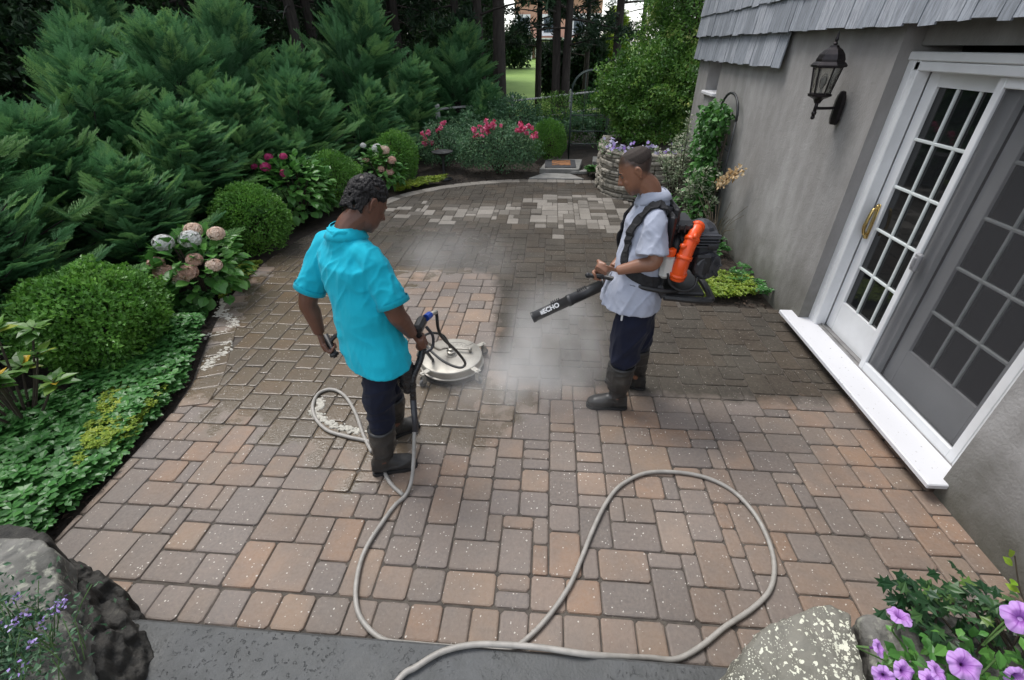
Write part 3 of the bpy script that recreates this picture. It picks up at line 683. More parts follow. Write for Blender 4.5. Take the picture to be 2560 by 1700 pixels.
# ------------------------------------------------------------------ foliage toolkit
T_small = (np.array([(0, 0, 0), (-.5, .5, .12), (0, 1, -.05), (.5, .5, .12)]), np.array([(0, 2, 1), (0, 3, 2)]))
def big_leaf(pts=((.0, 0), (.34, .25), (.5, .5), (.36, .78), (0, 1)), droop=.25, fold=.16):
    V = []; F = []
    for i, (w, t) in enumerate(pts):
        z = -droop*t*t
        V += [(-w, t, z+fold*w), (0, t, z), (w, t, z+fold*w)]
    for i in range(len(pts)-1):
        for s in (0, 1): a = i*3+s; F.append((a, a+1, a+4, a+3))
    return np.array(V, float), np.array(F)
T_big = big_leaf()
T_long = big_leaf(((.0, 0), (.22, .3), (.26, .6), (0, 1)), .2, .2)
T_palm = (np.array([(0, 0, 0), (.22, .35, .04), (.62, .42, .0), (.30, .62, .03), (.42, .86, -.04), (.14, .8, .02), (0, 1.1, -.08), (-.14, .8, .02), (-.42, .86, -.04), (-.30, .62, .03), (-.62, .42, 0), (-.22, .35, .04)]),
          np.array([(0, 1, 3), (1, 2, 3), (0, 3, 5), (3, 4, 5), (0, 5, 6), (0, 6, 7), (7, 8, 9), (0, 7, 9), (9, 10, 11), (0, 9, 11)]))
def scatter(T, pos, d, up, size, wid=1.0):
    V, F = T; pos = np.asarray(pos); n = len(pos); y = nrm(d); z = up-y*(np.sum(up*y, 1, keepdims=True)); z = nrm(z); x = np.cross(y, z)
    s = np.broadcast_to(np.asarray(size, float), (n,))[:, None, None]; w = np.broadcast_to(np.asarray(wid, float), (n,))[:, None, None]
    Q = V[None]; P = pos[:, None]+s*(Q[..., 0:1]*w*x[:, None]+Q[..., 1:2]*y[:, None]+Q[..., 2:3]*z[:, None])
    k = len(V); FF = (F[None]+(np.arange(n)*k)[:, None, None]).reshape(-1, F.shape[1])
    return P.reshape(-1, 3), FF, k
def leaves(name, T, pos, d, up, size, wid, lv, m, parent=None, origin=None):
    V, F, k = scatter(T, pos, d, up, size, wid); V = V-np.array(origin if origin is not None else (0, 0, 0))
    return link(name, mesh_from(name, V, F, m, np.repeat(lv, k)), parent)
def leafmesh(name, T, pos, d, up, size, wid, lv, m):
    V, F, k = scatter(T, pos, d, up, size, wid); return mesh_from(name, V, F, m, np.repeat(lv, k))
def rdir(n): return nrm(RNG.normal(size=(n, 3)))
def blob_pts(n, r, inner=.62, seed=0, lump=.14, flat_bottom=True, zmin=-.75):
    """points through the outer layer of a lumpy ellipsoid, with outward directions"""
    r = np.array(r, float); d = rdir(int(n*1.7)); d = d[d[:, 2] > zmin][:n]
    lum = 1+lump*vnoise(d, 2.3, seed)+lump*.6*vnoise(d, 5.5, seed+1)
    rad = lum*(inner+(1-inner)*RNG.random(len(d))**.45)
    return d*rad[:, None]*r, nrm(d/r)
def clump(P, sc, seed): return np.clip(.5+.75*vnoise(P, sc, seed), 0, 1)
BARK = mat('bark', (.030, .025, .022), (.055, .046, .040), .95, 14, 1.0, 22, stretch=(1, 1, .25))
TWIG = mat('twigs', (.06, .045, .03), (.035, .028, .02), .9, 20)
G_box = leafmat('boxwood leaves', [(0, (0.042, 0.114, 0.021)), (.5, (0.094, 0.240, 0.037)), (.8, (0.178, 0.376, 0.058)), (1, (0.314, 0.522, 0.105))])
G_dark = leafmat('glossy dark leaves', [(0, (0.016, 0.046, 0.013)), (.6, (0.036, 0.098, 0.023)), (1, (0.078, 0.156, 0.039))], .35)
G_hyd = leafmat('hydrangea leaves', [(0, (0.029, 0.097, 0.019)), (.6, (0.072, 0.210, 0.041)), (1, (0.138, 0.323, 0.065))], .38)
G_rose = leafmat('rose leaves', [(0, (0.044, 0.112, 0.058)), (.6, (0.102, 0.214, 0.102)), (1, (0.224, 0.367, 0.163))], .4)
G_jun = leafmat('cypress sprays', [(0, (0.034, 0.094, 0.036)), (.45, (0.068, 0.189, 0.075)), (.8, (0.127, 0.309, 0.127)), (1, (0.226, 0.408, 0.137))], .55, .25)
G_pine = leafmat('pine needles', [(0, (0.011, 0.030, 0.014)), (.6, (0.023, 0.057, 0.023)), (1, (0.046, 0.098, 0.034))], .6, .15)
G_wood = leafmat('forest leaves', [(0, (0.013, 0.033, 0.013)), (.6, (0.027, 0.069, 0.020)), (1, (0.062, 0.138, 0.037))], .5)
G_euo = leafmat('variegated euonymus leaves', [(0, (0.038, 0.106, 0.018)), (.5, (0.091, 0.213, 0.034)), (.8, (0.228, 0.380, 0.076)), (1, (0.480, 0.480, 0.167))], .38)
G_lime = leafmat('lime leaves', [(0, (0.120, 0.264, 0.024)), (.6, (0.204, 0.408, 0.036)), (1, (0.336, 0.504, 0.060))], .45, .35)
G_yel = leafmat('golden ground cover', [(0, (0.092, 0.184, 0.017)), (.5, (0.230, 0.322, 0.034)), (1, (0.437, 0.460, 0.057))], .5)
G_pach = leafmat('pachysandra leaves', [(0, (0.031, 0.103, 0.024)), (.6, (0.072, 0.216, 0.052)), (1, (0.155, 0.344, 0.086))], .35)
G_var = leafmat('silver variegated leaves', [(0, (0.078, 0.143, 0.065)), (.45, (0.260, 0.338, 0.195)), (1, (0.600, 0.600, 0.468))], .5)
G_rhod = leafmat('rhododendron leaves', [(0, (0.039, 0.117, 0.019)), (.55, (0.104, 0.221, 0.039)), (.8, (0.325, 0.364, 0.052)), (1, (0.600, 0.390, 0.039))], .4)
F_white = leafmat('white florets', [(0, (.62, .62, .55)), (.6, (.76, .76, .74)), (1, (.80, .80, .80))], .6, .2)
F_pink = leafmat('pale pink florets', [(0, (.58, .36, .26)), (.5, (.70, .45, .36)), (1, (.75, .58, .48))], .6, .2)
F_cream = leafmat('cream florets', [(0, (.70, .50, .38)), (.5, (.76, .60, .48)), (1, (.78, .68, .58))], .6, .2)
F_mag = leafmat('magenta florets', [(0, (.45, .03, .13)), (.6, (.58, .06, .22)), (1, (.62, .16, .30))], .6, .2)
F_rose = leafmat('rose petals', [(0, (.62, .05, .13)), (.5, (.70, .11, .24)), (1, (.76, .28, .42))], .55, .25)

# ---- clipped boxwood balls
def boxwood(x, y, w, h, n, label, m=G_box, L=.034, inner=.60, lump=.13, seed=1, group=None, cat='boxwood', name='boxwood', T=T_small, wid=.62, up=.35, rnd=.75):
    t = thing(name, (x, y, -.03), label, cat, group); w *= .9; h *= .92
    r = (w/2, w/2, h*.54); P, N = blob_pts(n, r, inner, seed, lump)
    P = P+np.array([0, 0, h*.50]); k = P[:, 2] > .02; P, N = P[k], N[k]; n = len(P)
    d = nrm(N*.7+rdir(n)*rnd+np.array([0, 0, up])); un = nrm(N+rdir(n)*.7+np.array([0, 0, .4]))
    lv = np.clip(.18+.42*clump(P, 5, seed)+.25*RNG.random(n)+.0*P[:, 2], 0, 1)
    leaves('foliage', T, P, d, un, L*RNG.uniform(.7, 1.25, n), wid, lv, m, t)
    b = MB(); rs = random.Random(seed)
    for i in range(26):
        a = rs.uniform(0, 6.28); e = rs.uniform(.35, 1.4); q = np.array([math.cos(a)*math.cos(e), math.sin(a)*math.cos(e), math.sin(e)])*np.array([w*.44, w*.44, h*.8])
        b.tube([(q[0]*.08, q[1]*.08, 0), q*.5+np.array([0, 0, h*.05]), q+np.array([0, 0, h*.08])], [.012, .008, .003], 5, False)
    b.build('stem', TWIG, t); return t
boxwood(-3.78, 5.48, 1.02, .92, 11000, 'round clipped boxwood behind the white hydrangea, nearest of the small boxwood balls', seed=1)
boxwood(-3.50, 7.45, .98, .95, 8500, 'round clipped boxwood between the magenta and the cream hydrangea', seed=2)
boxwood(-2.98, 9.15, .98, 1.0, 8000, 'round clipped boxwood beside the black bird bath', seed=3)
boxwood(-.05, 11.2, .90, .95, 6500, 'upright bright green boxwood left of the garden arch', seed=4, up=.9)
boxwood(-3.72, 3.0, 1.16, .88, 17000, 'large loose light green boxwood shrub in front of the cypresses', seed=5, L=.038, lump=.2, rnd=.9)
# ---- hydrangeas
def floret_head(mb_list, c, r, n, seed):
    d = rdir(n); d = d[d[:, 2] > -.55]; lum = 1+.10*vnoise(d, 4, seed)
    P = d*lum[:, None]*np.array([r, r, r*.82])+np.array(c); mb_list.append((P, d))
def hydrangea(x, y, w, h, n, heads, m, label, L=.11, seed=1):
    t = thing('hydrangea', (x, y, -.03), label, 'hydrangea')
    P, N = blob_pts(n, (w/2, w/2, h*.5), .55, seed, .2, zmin=-.6); P = P+np.array([0, 0, h*.48]); n = len(P)
    d = nrm(N*.9+rdir(n)*.55+np.array([0, 0, -.05])); un = nrm(np.array([0, 0, 1.])+N*.5+rdir(n)*.3)
    lv = np.clip(.25+.6*RNG.random(n)+.2*clump(P, 4, seed), 0, 1)
    leaves('foliage', T_big, P, d, un, L*RNG.uniform(.65, 1.2, n), .72, lv, G_hyd, t)
    b = MB(); rs = random.Random(seed)
    for i in range(16):
        a = rs.uniform(0, 6.28); e = rs.uniform(.7, 1.4); q = np.array([math.cos(a)*math.cos(e), math.sin(a)*math.cos(e), math.sin(e)])*np.array([w*.5, w*.5, h*.85])
        b.tube([(0, 0, 0), q*.5, q], [.01, .008, .005], 5, False)
    b.build('stem', TWIG, t)
    for i, (hx, hy, hz, r, mm) in enumerate(heads):
        r *= .95; d = rdir(300); d = d[d[:, 2] > -.7]; n2 = len(d); lum = 1+.10*vnoise(d, 4, seed+i)
        Pq = d*lum[:, None]*np.array([r, r, r*.8])+np.array([hx, hy, hz])
        tx = nrm(np.cross(d, rdir(n2))); ty = np.cross(d, tx); pos = []; dd = []; uu = []
        for a in range(4):
            q = nrm(tx*math.cos(a*math.pi/2)+ty*math.sin(a*math.pi/2)+d*.5); pos.append(Pq); dd.append(q); uu.append(d)
        pos, dd, uu = map(np.concatenate, (pos, dd, uu))
        o = leaves('flower_head', T_small, pos, dd, uu, r*.27, 1.05, np.tile(np.clip(RNG.random(n2)*.6+.4*clump(d, 2, i), 0, 1), 4), mm, t)
        b = MB(); b.ball((hx, hy, hz), (r*.9, r*.9, r*.72), 10, lv=.3); b.build('flower_core', mm, o, True)
    return t
hydrangea(-3.60, 4.12, .86, .74, 420, [(-.16, -.10, .68, .088, F_white), (.10, -.06, .71, .092, F_white), (.08, .05, .76, .08, F_cream), (.33, .02, .74, .075, F_cream), (-.10, -.30, .45, .088, F_pink), (-.20, -.24, .52, .072, F_pink), (.15, -.30, .47, .085, F_pink), (.07, -.32, .40, .065, F_cream), (.36, -.2, .5, .07, F_cream), (.18, -.2, .55, .07, F_pink)],
          None, 'hydrangea with white and pale pink flower heads beside the largest boxwood', .125, 3)
hydrangea(-3.78, 6.62, 1.05, .98, 620, [(-.18, -.22, .88, .07, F_mag), (.12, -.3, .82, .06, F_mag), (-.2, -.05, .98, .055, F_mag), (.05, -.1, 1.0, .05, F_mag), (-.42, -.1, .86, .045, F_mag)], None, 'hydrangea with a few magenta flower heads and large glossy leaves', .13, 5)
hydrangea(-3.02, 8.42, .72, .80, 330, [(.12, -.08, .76, .085, F_cream), (-.02, -.04, .78, .085, F_white), (.24, -.12, .60, .075, F_pink), (.2, -.2, .42, .07, F_pink), (.06, -.22, .47, .06, F_pink), (-.2, -.2, .62, .055, F_pink), (-.28, .0, .82, .05, F_white)], None, 'hydrangea with cream flower heads seen just behind the curly haired man', .115, 7)
# ---- roses
def rosebush(x, y, w, dpt, h, n, nr, label, seed=1, region=None):
    t = thing('rose_bush', (x, y, -.03), label, 'rose bush')
    P, N = blob_pts(n, (w/2, dpt/2, h*.5), .5, seed, .22, zmin=-.7); P = P+np.array([0, 0, h*.5]); n = len(P)
    d = nrm(N*.6+rdir(n)*.9); un = nrm(N+rdir(n)*.6+np.array([0, 0, .5]))
    lv = np.clip(.1+.5*RNG.random(n)+.4*clump(P, 4, seed), 0, 1)
    leaves('foliage', T_small, P, d, un, .042*RNG.uniform(.7, 1.3, n), .62, lv, G_rose, t)
    b = MB(); rs = random.Random(seed)
    for i in range(30):
        a = rs.uniform(0, 6.28); e = rs.uniform(.5, 1.45); q = np.array([math.cos(a)*math.cos(e)*w*.5, math.sin(a)*math.cos(e)*dpt*.5, math.sin(e)*h*1.04])
        b.tube([(0, 0, 0), q*.5+np.array([0, 0, .05]), q], [.01, .006, .003], 5, False)
    b.build('stem', TWIG, t)
    for i in range(nr):
        cx, cz, sx = region[i % len(region)]
        q = np.array([cx+rs.gauss(0, sx), -dpt*.36+rs.gauss(0, .1), cz+rs.gauss(0, sx*.6)]); k = 12
        dd = rdir(k)+np.array([0, -.4, .3]); r = rs.uniform(.028, .04)
        leaves('rose', T_small, q+nrm(dd)*r*.35, nrm(rdir(k)+dd*.3), nrm(dd), r*1.5, 1.0, RNG.random(k), F_rose, t)
    return t
rosebush(-1.10, 9.98, 1.72, 1.0, 1.02, 9500, 44, 'wide pink rose bush in the middle of the back border', 1, [(-.12, 1.0, .09), (-.02, .97, .07), (.52, .92, .07), (.62, .95, .05), (-.35, .92, .08), (.78, .82, .05), (-.2, .86, .06)])
rosebush(-2.35, 10.35, .95, .8, .92, 4000, 20, 'smaller pink rose bush behind the bird bath', 2, [(-.25, .78, .07), (.12, .9, .06), (-.05, .42, .05), (-.2, .6, .06)])
# ---- euonymus / tall shrub by the planter, variegated shrub, climber
def shrub(name, label, cat, x, y, z, r, n, m, L, wid, seed, T=T_small, inner=.5, lump=.25, stems=20, base=None, droop=0, k1=.12, group=None):
    t = thing(name, (x, y, z), label, cat, group); r = np.array(r, float)
    P, N = blob_pts(n, r, inner, seed, lump, zmin=-.9); P = P+np.array([0, 0, r[2]*1.0]); k = P[:, 2] > .02; P, N = P[k], N[k]; n = len(P)
    d = nrm(N*.6+rdir(n)*.8+np.array([0, 0, .2-droop])); un = nrm(N*.8+rdir(n)*.5+np.array([0, 0, .6]))
    lv = np.clip(k1+.45*RNG.random(n)+.7*(clump(P, 2.8, seed)-.3), 0, 1)
    leaves('foliage', T, P, d, un, L*RNG.uniform(.7, 1.25, n), wid, lv, m, t)
    b = MB(); rs = random.Random(seed)
    for i in range(stems):
        a = rs.uniform(0, 6.28); e = rs.uniform(.5, 1.45); q = np.array([math.cos(a)*math.cos(e), math.sin(a)*math.cos(e), math.sin(e)])*r*[.85, .85, 1.7]
        b.tube([(0, 0, -.05), q*.45+np.array([0, 0, .1]), q], [.02, .013, .004], 5, False)
    b.build('stem', TWIG, t); return t
shrub('euonymus', 'broad gold flecked evergreen shrub rising behind the stone planter', 'shrub', 1.95, 9.95, .62, (1.12, .95, .78), 26000, G_euo, .062, .62, 11, lump=.42, inner=.6)
shrub('euonymus', 'tall gold green evergreen against the far end of the house wall', 'shrub', 2.55, 10.5, .6, (.95, .9, 2.0), 30000, G_euo, .06, .62, 12, lump=.45, inner=.6)
shrub('holly', 'dark evergreen filling the gap behind the tall gold green shrub', 'shrub', 3.3, 12.2, .0, (1.5, 1.2, 2.4), 9000, G_dark, .075, .6, 13)
def var_shrub(x, y, label, seed, stems, hmax, spread, n, name='variegated_shrub', m=G_var, lean=(0, 0), L=.05):
    t = thing(name, (x, y, -.02), label, 'shrub'); rs = random.Random(seed); b = MB(); pos = []; d = []; up = []
    for i in range(stems):
        a = rs.uniform(0, 6.28); h = hmax*rs.uniform(.55, 1.0); q = np.array([math.cos(a)*spread*rs.uniform(.3, 1)+lean[0], math.sin(a)*spread*rs.uniform(.3, 1)+lean[1], h])
        pts = catmull([(0, 0, 0), q*[.35, .35, .5], q*[.75, .75, .8], q], 6); b.tube(pts, np.linspace(.008, .002, len(pts)), 4, False)
        for j in range(n//stems):
            tt = rs.uniform(.22, 1)**.8; p = pts[min(len(pts)-1, int(tt*len(pts)))]; o = np.array([rs.gauss(0, 1), rs.gauss(0, 1), rs.gauss(0, .6)+.5])
            pos.append(p+o*.02); d.append(o); up.append((rs.gauss(0, .4), rs.gauss(0, .4)-.2, 1))
    b.build('stem', TWIG, t); k = len(pos)
    leaves('foliage', T_small, np.array(pos), np.array(d), np.array(up), L*RNG.uniform(.7, 1.2, k), .5, np.clip(RNG.random(k)*.9+.1, 0, 1), m, t); return t
var_shrub(1.95, 7.65, 'silver variegated shrub with one tall spire in front of the planter wall', 2, 14, 1.15, .34, 1300)
var_shrub(2.0, 7.4, 'tall thin silver variegated shoots against the house wall', 5, 3, 1.60, .10, 240, lean=(.05, .15))
var_shrub(2.08, 6.55, 'silver green variegated shrub at the foot of the climbing vine', 3, 16, .95, .34, 1300)
var_shrub(1.62, 6.9, 'low green shrub between the silver variegated shrubs', 4, 22, .42, .36, 1100, name='green_shrub', m=G_hyd)
vt = thing('climbing_vine', (2.2, 6.75, -.02), 'green climbing vine on a dark hooped trellis against the stucco wall', 'vine')
b = MB()
for yy in (6.35, 7.05): b.tube([(2.25, yy, 0), (2.25, yy, 1.45)], .012, 6)
b.tube([(2.25, 6.7+.35*math.cos(t), 1.45+.28*math.sin(t)) for t in np.linspace(0, math.pi, 13)], .016, 6)
for z in (.4, .75, 1.1): b.tube([(2.25, 6.35, z), (2.25, 7.05, z)], .007, 5)
o = b.build('trellis', M_iron, None, True, origin=(2.2, 6.75, -.02)); o.parent = vt
P = []; 
for (cx, cy, cz, rx, ry, rz, n) in [(2.12, 6.72, 1.42, .19, .36, .24, 420), (2.12, 6.85, 1.1, .2, .36, .28, 420), (2.1, 6.7, .75, .2, .34, .32, 420), (2.1, 6.6, .4, .2, .32, .3, 300)]:
    q = rdir(n)*RNG.random((n, 1))**.4*np.array([rx, ry, rz])+np.array([cx, cy, cz]); P.append(q)
P = np.concatenate(P); P[:, 0] = np.minimum(P[:, 0], 2.31); n = len(P); d = nrm(rdir(n)+np.array([-.5, -.2, -.3])); un = nrm(rdir(n)*.5+np.array([-.6, -.2, .8]))
leaves('foliage', T_big, P, d, un, .085*RNG.uniform(.6, 1.2, n), .62, np.clip(RNG.random(n)*.8, 0, 1), G_hyd, vt, (2.2, 6.75, -.02))
b = MB()
for i in range(14):
    a = random.uniform(-.5, .5); b.tube(catmull([(2.15, 6.65+a*.3, 0), (2.2, 6.7+a*.5, .6), (2.2, 6.72+a*.7, 1.3)], 5), .005, 4)
o = b.build('stem', TWIG, None, origin=(2.2, 6.75, -.02)); o.parent = vt
F_tan = leafmat('dried petals', [(0, (.42, .27, .12)), (.6, (.60, .43, .24)), (1, (.70, .56, .36))], .8, .2)
dt = thing('dried_branch', (2.08, 6.0, 0), 'dry tan seed branch leaning out in front of the stucco wall', 'dried flower')
pts = catmull([(2.1, 6.15, .0), (2.05, 6.05, .45), (2.08, 5.9, .80), (2.2, 5.65, 1.05)], 8); b = MB(); b.tube(pts, .005, 5); o = b.build('stem', TWIG, None, origin=(2.08, 6, 0)); o.parent = dt
P = pts[16:][RNG.integers(0, len(pts)-16, 110)]+RNG.normal(size=(110, 3))*.028
leaves('foliage', T_small, P, rdir(110), rdir(110), .05, .8, RNG.random(110), F_tan, dt, (2.08, 6, 0))
b = MB(); rs = random.Random(9)
tw = thing('dry_twigs', (2.15, 5.9, 0), 'bundle of thin bare twigs at the foot of the wall behind the blower', 'twigs')
for i in range(34):
    q = np.array([rs.uniform(-.25, .12), rs.uniform(-.55, .4), rs.uniform(.25, .7)]); b.tube(catmull([(rs.uniform(-.05, .05), rs.uniform(-.1, .1), 0), q*.5+np.array([0, 0, .08]), q], 4), .003, 4, False)
b.build('twig', mat('dry twig', (.22, .17, .12), (.13, .10, .07), .9), tw)
# flowers along the planter top
M_vio = leafmat('violet petals', [(0, (.30, .18, .55)), (.5, (.50, .42, .70)), (1, (.70, .68, .80))], .6, .2)
P = []; 
for i in range(60):
    s = RNG.uniform(.3, 1); q = curve[int(s*(len(curve)-1))]; P.append((q[0]+RNG.normal()*.06+.05, q[1]+.1+RNG.normal()*.06, .74+abs(RNG.normal())*.07))
P = np.array(P); k = 5; pos = np.repeat(P, k, 0); a = np.tile(np.arange(k)*2*np.pi/k, len(P)); up0 = np.repeat(nrm(rdir(len(P))+np.array([-.2, -1, .8])), k, 0)
tx = nrm(np.cross(up0, np.array([.3, .2, 1.]))); ty = np.cross(up0, tx); dd = tx*np.cos(a)[:, None]+ty*np.sin(a)[:, None]
pf = thing('planter_flowers', (1.5, 8.4, .66), 'pale violet and white flowers spilling over the top of the curved stone planter', 'flowers')
for i in range(len(P)): q = slice(i*k, i*k+k); leaves('flower', T_small, pos[q], dd[q], up0[q], .034, .95, np.full(k, RNG.random()), M_vio, pf, (1.5, 8.4, .66))
n = 700; s = (RNG.uniform(.2, 1, n)*(len(curve)-1)).astype(int); P = np.stack([curve[s, 0]+RNG.normal(size=n)*.07+.06, curve[s, 1]+.12+RNG.normal(size=n)*.08, .66+np.abs(RNG.normal(size=n))*.06], 1)
leaves('foliage', T_small, P, nrm(rdir(n)+np.array([0, -.3, .4])), nrm(rdir(n)*.5+np.array([0, 0, 1.])), .04, .6, RNG.random(n), G_pach, pf, (1.5, 8.4, .66))
# ------------------------------------------------------------------ ground cover (nobody could count it)
def cover(name, label, poly, n, m, T, L, wid, hgt, seed, whorl=6, tilt=.45, cat='ground cover', kind='stuff', dens=None):
    A = np.array(poly); lo, hi = A.min(0), A.max(0); P = RNG.uniform(lo, hi, (n*4, 2)); P = P[sdpoly(P, poly) < 0][:n]
    z = hgt*(.55+.45*RNG.random(len(P)))*(1+.6*vnoise(np.c_[P, P[:, 0]*0], 2.2, seed)); P3 = np.c_[P, z-.02]
    pos = np.repeat(P3, whorl, 0); a = np.tile(np.arange(whorl)*2*np.pi/whorl, len(P3))+np.repeat(RNG.uniform(0, 6.28, len(P3)), whorl)
    d = np.stack([np.cos(a), np.sin(a), tilt*RNG.uniform(-.3, 1.2, len(a))], 1); up = np.array([0, 0, 1.])+RNG.normal(size=(len(a), 3))*.25
    lv = np.clip(np.repeat(.35*clump(P3, 3, seed)+.3*RNG.random(len(P3)), whorl)+.3*RNG.random(len(a)), 0, 1)
    o = leaves(name, T, pos+nrm(d)*L*.08, d, up, L*RNG.uniform(.7, 1.2, len(a)), wid, lv, m)
    return tag(o, label, cat, None, kind)
T_mid = big_leaf(((.05, 0), (.34, .3), (.46, .62), (.0, 1)), .18, .15)
cover('pachysandra', 'dense glossy pachysandra ground cover along the left edge of the patio', [(-2.72, 1.30), (-2.76, 1.9), (-2.82, 2.3), (-2.86, 2.75), (-3.05, 3.2), (-3.2, 3.5), (-3.7, 3.4), (-3.5, 2.4), (-4.6, 2.2), (-5.2, 1.0), (-3.4, .2), (-2.5, .7)], 3600, G_pach, T_mid, .056, .74, .17, 1)
cover('pachysandra', 'stray runners of ground cover creeping over the dark soil beside the pavers', [(-2.66, 1.30), (-2.70, 1.9), (-2.76, 2.35), (-2.80, 2.62), (-2.95, 2.9), (-2.95, 1.3)], 260, G_pach, T_mid, .045, .7, .10, 14)
cover('golden_sedum', 'yellow green sedum patches trailing in the left ground cover', [(-2.72, 2.05), (-2.8, 2.45), (-3.0, 2.75), (-3.3, 2.5), (-3.05, 2.0), (-2.85, 1.75)], 420, G_yel, T_small, .035, .55, .13, 2)
cover('golden_sedum', 'yellow sedum patch at the foot of the white hydrangea', [(-3.42, 4.55), (-3.52, 5.05), (-3.75, 5.0), (-3.65, 4.3), (-3.45, 4.1)], 420, G_yel, T_small, .032, .55, .06, 3)
cover('golden_sedum', 'yellow green ground cover by the curved far edge of the patio', [(-2.75, 8.25), (-2.1, 8.95), (-2.0, 9.3), (-2.5, 9.1), (-2.9, 8.6)], 420, G_yel, T_small, .045, .55, .12, 4)
cover('golden_sedum', 'yellow sedum patch in the bed between the blower man and the wall', [(1.55, 4.36), (2.2, 4.45), (2.28, 4.8), (1.85, 5.1), (1.5, 4.9)], 480, G_yel, T_small, .042, .55, .11, 5)
cover('mixed_weeds', 'green low plants under the hydrangeas and boxwoods', [(-3.3, 3.55), (-3.5, 4.1), (-3.65, 4.6), (-3.8, 4.5), (-3.75, 3.6), (-3.4, 3.2), (-3.1, 3.2)], 480, G_pach, T_small, .05, .6, .12, 6)
cover('bed_greenery', 'green leafy plants around the sedum in the right hand bed', [(2.15, 4.35), (2.3, 4.4), (2.3, 5.6), (2.1, 5.4), (1.5, 5.1), (1.45, 6.2), (2.3, 6.6), (2.3, 5.2), (2.0, 4.9)], 300, G_pach, T_small, .05, .6, .14, 7)
cover('seedlings', 'small green tuft beside the bluestone steps', [(.80, 9.6), (1.0, 9.7), (.95, 10.2), (.75, 10.0)], 130, G_hyd, T_small, .075, .6, .2, 8)
cover('ferny_border', 'mixed greenery filling the back border behind the roses', [(-2.6, 10.6), (1.0, 12.2), (1.6, 13.5), (-4, 14), (-4, 11)], 2600, G_rose, T_small, .09, .4, .7, 9, tilt=1.2)
# mulch chips
n = 2600; P = np.concatenate([RNG.uniform((1.4, 4.3), (2.3, 8.0), (n, 2)), RNG.uniform((-2.4, 9.2), (1.0, 10.8), (n, 2)), RNG.uniform((-3.6, 1.2), (-2.6, 4.5), (n, 2))])
P = P[sdpoly(P, FIELD) > .01]; n = len(P)
tag(leaves('mulch_chips', T_small, np.c_[P, RNG.uniform(-.03, .0, n)], nrm(rdir(n)*[1, 1, .25]), nrm(rdir(n)*.4+np.array([0, 0, 1.])), .035*RNG.uniform(.4, 1.3, n), .45, RNG.random(n), leafmat('mulch', [(0, (.02, .014, .01)), (.7, (.05, .033, .024)), (1, (.12, .085, .06))], .9, 0.)), 'dark wood mulch scattered over the planting beds', 'mulch', None, 'stuff')
# ---- rhododendron and lime plant at the left edge
rh = thing('rhododendron', (-3.62, 2.12, -.03), 'leggy rhododendron with some yellowing leaves at the left edge', 'rhododendron'); b = MB(); pos = []; dd = []; up = []; lv = []; rs = random.Random(4)
for i in range(17):
    a = rs.uniform(0, 6.28); q = np.array([math.cos(a)*rs.uniform(.08, .42), math.sin(a)*rs.uniform(.08, .35), rs.uniform(.38, .80)])
    b.tube(catmull([(0, 0, 0), q*[.5, .5, .45], q], 5), np.linspace(.011, .006, 11), 5)
    hue = rs.random()
    for j in range(11):
        an = j*2.4; e = rs.uniform(.05, .75); pos.append(q+np.array([0, 0, -.004*j])); dd.append((math.cos(an)*math.cos(e), math.sin(an)*math.cos(e), math.sin(e))); up.append((0, 0, 1.)); lv.append(rs.uniform(0, .6)+(.45 if rs.random() < .16 and j > 4 else 0))
b.build('stem', TWIG, rh); leaves('foliage', T_long, np.array(pos), np.array(dd), np.array(up)+RNG.normal(size=(len(up), 3))*.15, .13*RNG.uniform(.7, 1.15, len(pos)), .85, np.clip(lv, 0, 1), G_rhod, rh)
lm = thing('lime_maple', (-2.98, 1.10, -.03), 'bright lime green maple-like seedling at the left edge above the rocks', 'seedling'); b = MB(); pos = []; dd = []
for i in range(34):
    a = rs.uniform(0, 6.28); q = np.array([math.cos(a)*rs.uniform(.05, .3), math.sin(a)*rs.uniform(.05, .24), rs.uniform(.25, .62)]); b.tube([(0, 0, 0), q*[.6, .6, .6], q], .003, 4); pos.append(q); dd.append((math.cos(a), math.sin(a), -.1))
b.build('stem', TWIG, lm); leaves('foliage', T_palm, np.array(pos), np.array(dd), nrm(RNG.normal(size=(34, 3))*.3+np.array([0, 0, 1.])), .12*RNG.uniform(.7, 1.2, 34), 1, RNG.random(34), G_lime, lm)

# ---- cypress / juniper sprays
def spray_template(seed, n=12):
    rs = random.Random(seed); V = []; F = []
    def dia(p, q, w, z=0):
        p = np.array(p, float); q = np.array(q, float); t = nrm(q-p); s = np.array([t[1], -t[0], 0])*w; i = len(V); m = p+(q-p)*.35
        V.extend([p, m+s+[0, 0, .01], q, m-s+[0, 0, .01]]); F.extend([(i, i+1, i+2), (i, i+2, i+3)])
    dia((0, 0, 0), (0, 1.08, -.1), .012)
    for k in range(n):
        t = .08+.86*k/(n-1); L = (.42*(1-t)+.10)*rs.uniform(.8, 1.15)
        for s in (-1, 1):
            a = R(rs.uniform(30, 46)); p = np.array([0, t, -.1*t*t]); dv = np.array([s*math.sin(a), math.cos(a), rs.uniform(-.15, .12)]); q = p+dv*L
            dia(p, q, .014)
            for u in (.2, .42, .62, .8):
                p2 = p+dv*L*u
                for s2 in (-1, 1): a2 = math.atan2(dv[0], dv[1])+s2*R(38); dia(p2, p2+np.array([math.sin(a2), math.cos(a2), rs.uniform(-.1, .1)])*L*.42*(1.15-u*.8), .010)
    return np.array(V), np.array(F)
SPR = [spray_template(i) for i in (1, 2)]
